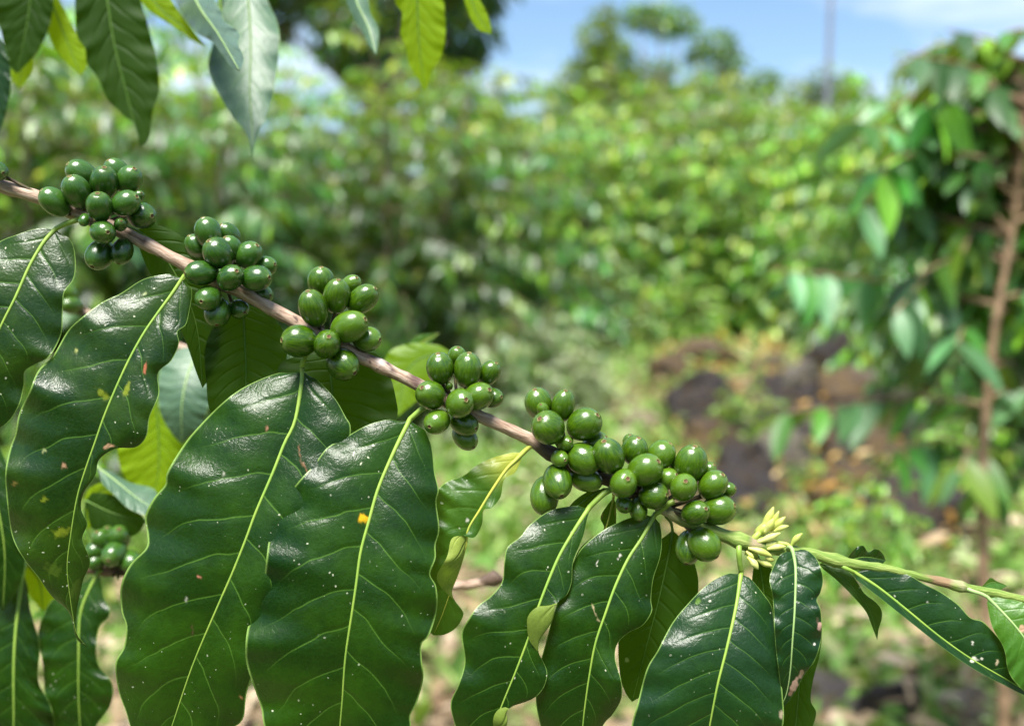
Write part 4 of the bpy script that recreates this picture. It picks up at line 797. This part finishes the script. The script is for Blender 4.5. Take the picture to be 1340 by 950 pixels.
def coffee_bush(var, px, D, top, label, group=None, dx=0.0, wide=1.0):
    x = (px - CX) / F * D + dx; y = (D * 1.0) * math.cos(PITCH); z0 = float(gz(x, y))
    ztop = CAM.z + (330 - top) / F * D; H = max(.5, ztop - z0)
    first = var not in BUSH
    if first:
        seed, kw = BUSHV[var]; (tv, tf), (lv, lf, lc), Hv = coffee_bush_data(seed, **kw)
        root = empty('coffee_bush', (0, 0, 0), label, 'bush', group)
        mesh_np('trunk', tv, tf, M['bark_far'], root); mesh_np('foliage', lv, lf, M['foliage'], root, cols={'leafcol': lc}, smooth=True)
        BUSH[var] = (root, Hv)
    else:
        src = BUSH[var][0]; root = src.copy(); COL.objects.link(root)
        for ch in src.children:
            c = ch.copy(); COL.objects.link(c); c.parent = root
        tag(root, label)
        if group: root['group'] = group
    k = H / BUSH[var][1]
    root.location = (x, y, z0); root.rotation_euler = (0, 0, random.uniform(0, 6.28)); root.scale = (k * wide, k * wide, k)
    return root

# left row, nearest first
G1 = 'coffee bushes of the left row'
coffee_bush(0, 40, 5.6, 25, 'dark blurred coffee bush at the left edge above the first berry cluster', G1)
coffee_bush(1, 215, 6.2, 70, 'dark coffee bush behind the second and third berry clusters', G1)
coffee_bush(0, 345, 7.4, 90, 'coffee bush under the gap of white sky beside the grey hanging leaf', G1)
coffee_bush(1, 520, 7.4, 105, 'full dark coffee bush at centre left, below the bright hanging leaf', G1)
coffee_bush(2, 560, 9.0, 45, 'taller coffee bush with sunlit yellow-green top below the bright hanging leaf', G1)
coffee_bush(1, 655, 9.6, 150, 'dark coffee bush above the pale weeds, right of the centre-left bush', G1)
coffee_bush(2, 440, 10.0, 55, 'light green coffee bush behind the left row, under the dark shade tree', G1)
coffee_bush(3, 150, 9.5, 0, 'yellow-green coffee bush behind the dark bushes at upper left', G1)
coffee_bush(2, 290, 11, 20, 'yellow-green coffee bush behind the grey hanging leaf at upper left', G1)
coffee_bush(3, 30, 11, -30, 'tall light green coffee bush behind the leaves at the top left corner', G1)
# rows on the rise
G2 = 'coffee bushes of the far rows'
far = 'sunlit yellow-green coffee bush in the far rows, blurred, below the skyline'
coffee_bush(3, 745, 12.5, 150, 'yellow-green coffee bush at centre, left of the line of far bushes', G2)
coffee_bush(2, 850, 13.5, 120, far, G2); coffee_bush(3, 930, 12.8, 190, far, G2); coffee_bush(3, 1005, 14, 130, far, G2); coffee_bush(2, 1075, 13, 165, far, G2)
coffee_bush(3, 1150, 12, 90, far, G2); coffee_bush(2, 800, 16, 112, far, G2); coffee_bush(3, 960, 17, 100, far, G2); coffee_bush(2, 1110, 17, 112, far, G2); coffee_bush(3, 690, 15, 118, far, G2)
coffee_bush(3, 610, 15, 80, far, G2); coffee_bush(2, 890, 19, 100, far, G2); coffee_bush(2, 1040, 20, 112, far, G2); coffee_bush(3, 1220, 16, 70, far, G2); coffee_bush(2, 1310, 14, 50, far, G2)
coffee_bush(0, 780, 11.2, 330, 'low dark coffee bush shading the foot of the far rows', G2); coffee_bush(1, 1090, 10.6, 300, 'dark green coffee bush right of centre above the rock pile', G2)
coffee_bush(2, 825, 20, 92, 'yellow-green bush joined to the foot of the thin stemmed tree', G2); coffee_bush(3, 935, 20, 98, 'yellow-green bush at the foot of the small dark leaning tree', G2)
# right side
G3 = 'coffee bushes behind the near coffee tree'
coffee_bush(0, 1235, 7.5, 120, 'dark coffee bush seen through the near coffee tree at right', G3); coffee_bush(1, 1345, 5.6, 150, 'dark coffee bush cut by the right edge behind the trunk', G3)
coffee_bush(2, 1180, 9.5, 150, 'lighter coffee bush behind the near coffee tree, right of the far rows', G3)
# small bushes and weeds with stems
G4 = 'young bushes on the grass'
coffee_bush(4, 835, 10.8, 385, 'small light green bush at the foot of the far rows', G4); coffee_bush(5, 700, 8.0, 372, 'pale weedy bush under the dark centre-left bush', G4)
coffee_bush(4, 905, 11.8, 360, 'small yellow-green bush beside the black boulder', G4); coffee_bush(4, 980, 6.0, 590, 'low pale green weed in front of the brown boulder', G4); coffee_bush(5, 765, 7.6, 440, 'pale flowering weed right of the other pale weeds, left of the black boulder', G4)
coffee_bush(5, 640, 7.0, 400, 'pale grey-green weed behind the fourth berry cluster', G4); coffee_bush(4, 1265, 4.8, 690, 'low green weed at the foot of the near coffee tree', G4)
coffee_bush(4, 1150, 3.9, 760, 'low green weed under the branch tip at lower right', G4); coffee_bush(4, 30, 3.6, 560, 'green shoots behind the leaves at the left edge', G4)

# ------------------------------------------------------------------ shade trees against the sky
def clump_tree(name, base_px, D, clumps, label, pal, wts, leaf=.2, dens=150, trunk_r=.12, seed=1, flat=.75):
    """clumps: (px, py, radius px, dD)"""
    r = np.random.default_rng(seed); x = (base_px - CX) / F * D; y = D * math.cos(PITCH); z0 = float(gz(x, y))
    root = empty(name, (x, y, z0), label, 'tree'); parts = []; acc = [[], [], [], [], []]
    C_ = [np.array(at(cx, cy, D + dd)) for cx, cy, rr, dd in clumps]; zt = min(c[2] for c in C_)
    fork = np.array([x, y, z0 + (zt - z0) * .8])
    path = catmull(np.array([[x, y, z0 - .1], [x + .05, y, (z0 + fork[2]) / 2], fork]), 16); parts.append(tube_np(path, np.linspace(trunk_r, trunk_r * .6, len(path)), 10)[:2])
    for c, (cx, cy, rr, dd) in zip(C_, clumps):
        R_ = rr / F * D
        bp = catmull(np.array([fork, (fork + c) / 2 + [0, 0, .1 * R_], c]), 10); parts.append(tube_np(bp, np.linspace(trunk_r * .5, trunk_r * .12, len(bp)), 6)[:2])
        for j in range(5):
            e = c + r.normal(0, .5, 3) * R_; parts.append(tube_np(np.array([c, (c + e) / 2, e]), np.array([.12, .08, .03]) * trunk_r * 2, 4)[:2])
        n = max(20, int(dens * (R_ / leaf) ** 2 * .12))
        d = r.normal(0, 1, (n, 3)); d /= np.linalg.norm(d, axis=1)[:, None]; rad = R_ * r.uniform(.25, 1.05, n) ** .6
        rad *= 1 + .35 * np.array([noise.noise(Vector(q * 2.2) + Vector(c)) for q in d])
        pos = c + d * rad[:, None] * [1, 1, flat]
        dr = d * .6 + r.normal(0, .6, (n, 3)) + [0, 0, -.5]
        for l, q in zip(acc, (pos, dr, np.tile([0, 0, 1.], (n, 1)) + r.normal(0, .5, (n, 3)), leaf * r.uniform(.6, 1.2, n), pick_cols(n, pal, wts, r))): l.append(q)
    V, Fc = join(parts); mesh_np('trunk', V, Fc, M['bark_far'], root)
    A = [np.concatenate(l) for l in acc]; lv, lf, lc = place_leaves(TPL, A[0], A[1], A[2], A[3], A[4])
    mesh_np('crown', lv, lf, M['foliage'], root, cols={'leafcol': lc})
    return root
SH = (.012, .040, .012)
cl = [(400, -60, 80, 0), (480, -40, 90, 1), (560, -50, 90, 0), (640, -60, 60, 0), (470, 40, 50, -.5), (540, 55, 55, .5), (600, 40, 52, 0), (500, 95, 30, 0), (440, 60, 34, 0), (430, 10, 38, 0), (350, 20, 50, 1), (620, -5, 40, 0), (340, -60, 70, 1), (575, 95, 28, 0), (615, 75, 25, .4), (470, 85, 30, -.4)]
clump_tree('shade_tree', 500, 17, cl, 'big dark shade tree at top centre-left behind the coffee bushes, sky showing through gaps', [SH, DARK, MID], [6, 3, 1], leaf=.24, dens=620, trunk_r=.2, seed=3)
clump_tree('slender_tree', 790, 21, [(792, 22, 20, 0), (786, 50, 32, 0), (800, 82, 44, 0), (765, 105, 42, .4), (800, 125, 52, 0), (760, 150, 50, 0), (830, 150, 44, .3)], 'slender pointed tree rising above the far bushes at top centre', [MID, LITE, YEL, DARK], [4, 4, 1.5, 2], leaf=.18, dens=420, trunk_r=.09, seed=4)
clump_tree('slender_tree', 862, 21, [(862, 26, 28, 0), (832, 22, 22, 0), (892, 30, 26, .3), (868, 92, 20, 0), (850, 128, 40, 0), (890, 135, 34, 0)], 'thin stemmed tree with a small flat crown against the sky, right of the pointed tree', [MID, LITE, YEL, DARK], [4, 3, 1, 3], leaf=.18, dens=420, trunk_r=.10, seed=5)
clump_tree('slender_tree', 936, 22, [(940, 58, 26, 0), (955, 82, 24, 0), (912, 70, 18, 0), (930, 112, 32, 0), (1002, 108, 24, 0), (975, 130, 36, 0)], 'small dark tree with a leaning crown left of the thin pole', [MID, LITE, DARK], [4, 3, 3], leaf=.18, dens=420, trunk_r=.08, seed=6)
clump_tree('dark_tree', 1082, 27, [(1082, 112, 30, 0), (1050, 125, 30, 0), (1115, 122, 30, 0), (1085, 140, 40, 0)], 'dark far tree at the foot of the thin pole', [SH, DARK, MID], [3, 4, 2], leaf=.22, dens=260, trunk_r=.1, seed=7)
# tall pole
xp, yp = (1071 - CX) / F * 26, 26 * math.cos(PITCH)
pr = empty('pole', (xp, yp, float(gz(xp, yp))), 'tall thin grey pole standing against the blue sky at top right', 'pole')
zt = CAM.z + 9.5; zb = float(gz(xp, yp)) - .2
v, f, _ = tube_np(np.array([[xp, yp, z] for z in np.linspace(zb, zt, 12)]), np.linspace(.085, .05, 12), 14); mesh_np('shaft', v, f, simple_mat('pole_grey', (.24, .25, .32), .6, .4), pr)
v, f, _ = tube_np(np.array([[xp, yp, z] for z in (zt, zt + .05, zt + .12)]), np.array([.075, .075, .02]), 14); mesh_np('cap', v, f, simple_mat('cap_grey', (.2, .2, .22), .6, .4), pr)

# ------------------------------------------------------------------ the near coffee tree on the right
DT = 2.1
tr_pts = np.array([at(1352, 60, DT + .05), at(1338, 200, DT), at(1325, 300, DT), at(1305, 410, DT - .02), at(1292, 520, DT), at(1286, 620, DT), at(1290, 800, DT)])
foot = at(1296, 1000, DT); tr_pts = np.vstack([tr_pts, [foot.x + .02, foot.y, .45], [foot.x + .03, foot.y + .02, -.05]])
tree = empty('coffee_tree', (foot.x + .03, foot.y + .02, 0), 'near coffee tree at the right with a bare brown trunk and large drooping leaves', 'tree')
tp = catmull(tr_pts, 80); rad = np.interp(np.linspace(0, 1, len(tp)), [0, .3, 1], [.004, .0075, .014]) * (1 + .12 * np.sin(np.arange(len(tp)) * .9))
v, f, uv = tube_np(tp, rad, 12); mesh_np('trunk', v, f, simple_mat('pale_trunk', (.30, .20, .12), .8, .2, (.15, .10, .06), 40, .003), tree)
rt = np.random.default_rng(21)
def tree_branch(a, mid_, b, size=.15, pal=(DARK, MID, GREY), wts=(4, 4, 3), droop=1.1, sp=.5, side=1.0):
    fd = lambda q: (q[0], q[1], q[2] + .28 * (q[2] < 2.06))
    P = np.array([at(*a), at(*fd(mid_)), at(*fd(b))]); bp = catmull(P, 16)
    v, f, _ = tube_np(bp, np.linspace(.0065, .002, len(bp)), 7); o = mesh_np('branch', v, f, M['bark'], tree, origin=P[0])
    A = branch_leaves(bp, rt, size, list(pal), list(wts), droop=droop, spacing=sp)
    lv, lf, lc = place_leaves(TPLN, *A)
    fo = mesh_np('foliage', lv, lf, M['foliage_near'], o, cols={'leafcol': lc}); off = np.array(o.location) + np.array(tree.location)
    fo.location = (0, 0, 0); fo.data.vertices.foreach_set('co', (lv - off).astype(np.float32).ravel()); fo.data.update()
for args in [((1308, 400, DT), (1180, 372, 1.98), (1010, 352, 1.9)), ((1296, 530, DT), (1180, 520, 2.0), (1030, 540, 1.95)), ((1322, 310, DT), (1240, 200, 1.85), (1130, 160, 1.75), .15),
             ((1338, 200, DT), (1290, 100, 1.8), (1185, 70, 1.75), .16), ((1345, 130, DT), (1310, 60, 1.9), (1240, 40, 1.85), .13, (MID, LITE, DARK)), ((1288, 600, DT), (1235, 575, 1.95), (1165, 590, 1.9), .15),
             ((1288, 610, DT), (1270, 590, 1.85), (1255, 620, 1.75), .16, (MID, GREY, LITE)), ((1325, 300, DT), (1260, 280, 2.2), (1150, 300, 2.25)), ((1318, 345, DT), (1270, 330, 1.9), (1200, 360, 1.8)),
             ((1330, 260, DT), (1400, 230, 2.0), (1480, 250, 1.95)), ((1310, 390, DT), (1390, 380, 2.05), (1470, 420, 2.0)), ((1292, 520, DT), (1370, 500, 2.0), (1450, 540, 1.95)), ((1335, 220, DT), (1270, 190, 2.3), (1190, 210, 2.35)),
             ((1342, 160, DT), (1290, 150, 2.2), (1220, 130, 2.25)), ((1300, 460, DT), (1240, 440, 2.2), (1170, 455, 2.3), .15), ((1287, 640, DT), (1340, 620, 2.0), (1420, 650, 1.95)), ((1346, 110, DT), (1400, 70, 2.0), (1470, 80, 1.95)),
             ((1352, 62, DT), (1340, 40, 2.1), (1310, 45, 2.1), .12, (MID, LITE, MID))]:
    tree_branch(*args[:3], droop=rt.uniform(.5, 1.3), size=(args[3] if len(args) > 3 else .15) * .84, pal=args[4] if len(args) > 4 else (DARK, MID, GREY), wts=(2, 4, 4), sp=.36)

for k in range(24):
    h = rt.uniform(70, 560)
    if 320 < h < 600: h = rt.uniform(60, 300)
    x0 = float(np.interp(h, [60, 200, 300, 410, 520, 620], [1352, 1338, 1325, 1305, 1292, 1286])); ln = rt.uniform(50, 190) * (1 if k % 4 else -1) * (1 if h < 420 else .55); up_ = rt.uniform(-60, 40)
    tree_branch((x0, h, DT), (x0 - ln * .6, h - 25, DT + rt.uniform(-.15, .25)), (x0 - ln, h + up_, DT + rt.uniform(-.25, .5)), size=rt.uniform(.09, .14), pal=(DARK, MID, LITE, GREY), wts=(2, 4, 3.5, 2), droop=rt.uniform(.4, 1.2), sp=.33)

for (x0, h, dx, dy) in [(1346, 130, 60, 40), (1338, 190, 50, 60), (1330, 270, 55, 20), (1318, 340, 60, 40), (1306, 410, 70, 10), (1296, 480, 60, 50), (1330, 240, -70, 90), (1312, 380, -60, 70), (1340, 170, -190, 60), (1345, 110, -130, 30), (1334, 240, -210, 30), (1320, 330, -150, 80)]:
    tree_branch((x0, h, DT), (x0 + dx * .5, h + dy * .2 - 12, DT - .12), (x0 + dx, h + dy, DT - .04), size=.13, pal=(DARK, MID, GREY, LITE), wts=(2, 4, 3, 1.5), droop=rt.uniform(.6, 1.2), sp=.33)

# ------------------------------------------------------------------ rocks
def rock_mat(name, c1, c2, moss):
    m, nt = mat(name); o = N(nt, 'ShaderNodeOutputMaterial'); p = N(nt, 'ShaderNodeBsdfPrincipled'); tcn = N(nt, 'ShaderNodeTexCoord'); ob = tcn.outputs['Object']
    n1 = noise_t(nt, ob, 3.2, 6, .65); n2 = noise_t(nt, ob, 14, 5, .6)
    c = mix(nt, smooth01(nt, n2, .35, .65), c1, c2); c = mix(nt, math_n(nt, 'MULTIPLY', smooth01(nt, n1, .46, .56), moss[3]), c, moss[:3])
    nt.links.new(c, p.inputs['Base Color']); p.inputs['Roughness'].default_value = .9; p.inputs['Specular IOR Level'].default_value = .2
    nt.links.new(bump(nt, n2, 1, .06), p.inputs['Normal']); nt.links.new(p.outputs[0], o.inputs[0]); return m
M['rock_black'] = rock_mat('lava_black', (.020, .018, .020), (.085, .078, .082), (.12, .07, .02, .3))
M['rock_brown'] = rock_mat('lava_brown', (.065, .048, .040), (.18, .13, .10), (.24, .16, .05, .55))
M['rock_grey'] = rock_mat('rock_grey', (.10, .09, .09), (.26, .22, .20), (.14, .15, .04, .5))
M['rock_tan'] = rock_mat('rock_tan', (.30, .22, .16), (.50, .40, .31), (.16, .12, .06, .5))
def rock_mesh(seed):
    bm = bmesh.new(); bmesh.ops.create_icosphere(bm, subdivisions=5, radius=1)
    off = Vector((seed * 3.7, seed * 1.3, seed * 2.1)); rr = random.Random(seed)
    planes = [(Vector((rr.uniform(-1, 1), rr.uniform(-1, 1), rr.uniform(-.4, 1))).normalized(), rr.uniform(.5, .85)) for _ in range(14)]
    for v_ in bm.verts:
        p_ = v_.co.copy()
        for n_, d_ in planes:
            e = p_.dot(n_) - d_
            if e > 0: p_ -= n_ * e * .96
        p_ *= 1 + .20 * noise.noise(p_ * 1.3 + off) + .09 * noise.noise(p_ * 4 + off) + .05 * noise.noise(p_ * 11 + off)
        v_.co = p_
    me = bpy.data.meshes.new('lava_rock'); bm.to_mesh(me); bm.free(); me.polygons.foreach_set('use_smooth', [True] * len(me.polygons)); return me
RK = {}
def rock(px, py, r, mname, label, seed, squash=.8, group='rocks of the rock pile', name='rock', up=.25):
    p_ = gpt(px, py); key = (seed % 6, mname)
    if key not in RK:
        me = rock_mesh(seed % 6); me.materials.append(M[mname]); RK[key] = me
    o = bpy.data.objects.new(name, RK[key]); link(o); rr = random.Random(seed)
    o.location = (p_.x, p_.y, float(gz(p_.x, p_.y)) + r * squash * up); o.rotation_euler = (rr.uniform(-.3, .3), rr.uniform(-.3, .3), rr.uniform(0, 6.28))
    o.scale = (r * rr.uniform(.95, 1.3), r * rr.uniform(.85, 1.1), r * squash); tag(o, label, 'rock', group); return o
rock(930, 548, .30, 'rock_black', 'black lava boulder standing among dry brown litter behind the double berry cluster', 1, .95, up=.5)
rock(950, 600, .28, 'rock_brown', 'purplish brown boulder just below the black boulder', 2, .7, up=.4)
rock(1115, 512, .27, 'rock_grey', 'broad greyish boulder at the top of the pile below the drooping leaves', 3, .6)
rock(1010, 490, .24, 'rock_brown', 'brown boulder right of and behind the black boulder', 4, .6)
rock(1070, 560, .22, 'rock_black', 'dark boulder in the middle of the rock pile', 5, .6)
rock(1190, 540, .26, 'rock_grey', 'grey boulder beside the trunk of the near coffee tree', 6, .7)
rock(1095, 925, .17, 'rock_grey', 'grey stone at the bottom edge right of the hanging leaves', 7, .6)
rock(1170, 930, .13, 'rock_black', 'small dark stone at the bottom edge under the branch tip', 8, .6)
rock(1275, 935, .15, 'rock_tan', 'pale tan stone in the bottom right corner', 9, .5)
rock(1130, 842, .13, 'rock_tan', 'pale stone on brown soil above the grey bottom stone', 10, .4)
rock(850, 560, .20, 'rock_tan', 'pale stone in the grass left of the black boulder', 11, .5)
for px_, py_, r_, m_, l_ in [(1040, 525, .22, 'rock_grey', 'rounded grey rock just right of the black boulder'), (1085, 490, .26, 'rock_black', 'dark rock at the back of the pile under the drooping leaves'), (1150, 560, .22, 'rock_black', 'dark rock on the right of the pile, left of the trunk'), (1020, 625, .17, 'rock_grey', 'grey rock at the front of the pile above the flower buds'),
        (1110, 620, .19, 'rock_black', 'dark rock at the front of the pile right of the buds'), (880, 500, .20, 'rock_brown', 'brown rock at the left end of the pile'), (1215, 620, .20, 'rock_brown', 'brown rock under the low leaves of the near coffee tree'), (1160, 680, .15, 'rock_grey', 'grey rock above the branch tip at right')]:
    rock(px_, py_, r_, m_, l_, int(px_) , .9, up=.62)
sm = 'small brown or dark rock in the blurred pile between grass and near coffee tree'
rk = random.Random(5)
for i in range(70):
    py = rk.triangular(440, 760, 530); px = rk.uniform(840 + .25 * (py - 440), 1300 + .2 * (py - 440))
    if px < 985 and 490 < py < 620: continue
    rock(px, py, rk.triangular(.08, .34, .14), rk.choice(['rock_brown', 'rock_brown', 'rock_brown', 'rock_black', 'rock_black', 'rock_grey', 'rock_black']), sm, 20 + i, rk.uniform(.6, .9), up=.45)
for i in range(12):
    rock(rk.uniform(1050, 1330), rk.uniform(760, 940), rk.uniform(.03, .08), rk.choice(['rock_grey', 'rock_tan', 'rock_black']), 'small loose stone on the soil below the branch tip', 80 + i, .6, 'loose stones at lower right')

# ------------------------------------------------------------------ ground cover
def scatter(n, region, r):
    """points in the view wedge: region(px, dist) keeps"""
    D_ = r.uniform(1.6 ** .5, 22 ** .5, n) ** 2; px = r.uniform(-250, 1600, n); x = (px - CX) / F * D_; keep = region(px, D_, r)
    return x[keep], D_[keep]
rs = np.random.default_rng(33)
def grass_region(px, d, r):
    py = 330 + 1.35 * F / d
    pr_ = np.where(px < 900, .95, np.where(px < 1000, .65, .30))
    pr_ = np.where((py > 760) & (px < 1000), .10, pr_); pr_ = np.where((py > 760) & (px > 1000), .36, pr_)
    pr_ = np.where((px > 900) & (py > 440) & (py < 640), .42, pr_); pr_ = np.where((px > 850) & (py > 620) & (py < 760), .7, pr_)
    clump = np.sin(px * .021 + d * 2.1) * np.sin(px * .013 - d * 3.3) + .4
    return r.random(len(px)) < pr_ * np.clip(clump + .5, .15, 1)
x, y = scatter(95000, grass_region, rs); n = len(x); z = gz(x, y)
kind = rs.random(n) < .45
dr = rs.normal(0, 1, (n, 3)); dr[:, 2] = np.where(kind, rs.uniform(.8, 2.2, n), rs.uniform(.0, .7, n))
up = np.tile([0, 0, 1.], (n, 1)) + rs.normal(0, .6, (n, 3)); sz = np.where(kind, rs.uniform(.06, .18, n), rs.uniform(.03, .09, n))
pos = np.stack([x, y, z + np.where(kind, 0, rs.uniform(0, .14, n))], 1)
lv, lf, lc = place_leaves(TPL, pos, dr, up, sz, pick_cols(n, [(.20, .33, .07), (.13, .25, .055), (.32, .42, .13), (.42, .46, .24)], [4, 4, 3, 1.5], rs))
go = mesh_np('ground_cover', lv, lf, M['herb'], cols={'leafcol': lc}); tag(go, 'pale green grass and low herbs covering the ground', 'ground cover', kind='stuff')
def litter_region(px, d, r):
    py = 330 + 1.35 * F / d
    pr_ = np.where((px > 850) & (px < 1340) & (py > 430) & (py < 760), .95, .10); pr_ = np.where(py > 780, .45, pr_); return r.random(len(px)) < pr_
x, y = scatter(34000, litter_region, rs); n = len(x); z = gz(x, y) + rs.uniform(0, .16, n) * np.where(rs.random(n) < .6, 1, .1)
dr = rs.normal(0, 1, (n, 3)); dr[:, 2] *= .4
lv, lf, lc = place_leaves(TPL, np.stack([x, y, z + .01], 1), dr, np.tile([0, 0, 1.], (n, 1)) + rs.normal(0, .5, (n, 3)), rs.uniform(.04, .13, n), np.where(((x * F / y + CX > 850) & (y > 4.3) & (y < 14))[:, None], pick_cols(n, [(.26, .14, .035), (.34, .21, .07), (.12, .065, .025), (.40, .29, .15)], [4, 3.5, 3, 2.5], rs), pick_cols(n, [(.31, .22, .14), (.22, .15, .09), (.42, .32, .23), (.12, .08, .05)], [4, 3, 3, 2], rs)))
go = mesh_np('leaf_litter', lv, lf, M['litter'], cols={'leafcol': lc}); tag(go, 'dry orange-brown leaf litter lying among the rocks', 'leaf litter', kind='stuff')

# unseen coffee bushes added behind the camera to darken reflections on the glossy leaves
for x_, y_, H_ in [(-2.6, -1.6, 2.7), (-.9, -2.6, 2.8), (1.0, -2.5, 2.6), (2.8, -1.4, 2.8)]:
    src = BUSH[1][0]; o_ = src.copy(); COL.objects.link(o_)
    for ch in src.children:
        c_ = ch.copy(); COL.objects.link(c_); c_.parent = o_
    k_ = H_ / BUSH[1][1]; o_.location = (x_, y_, float(gz(x_, y_))); o_.scale = (k_, k_, k_); o_.rotation_euler = (0, 0, x_ * 2)
    tag(o_, 'unseen dark coffee bush added behind the camera for leaf reflections', 'bush', 'coffee bushes added behind the camera')
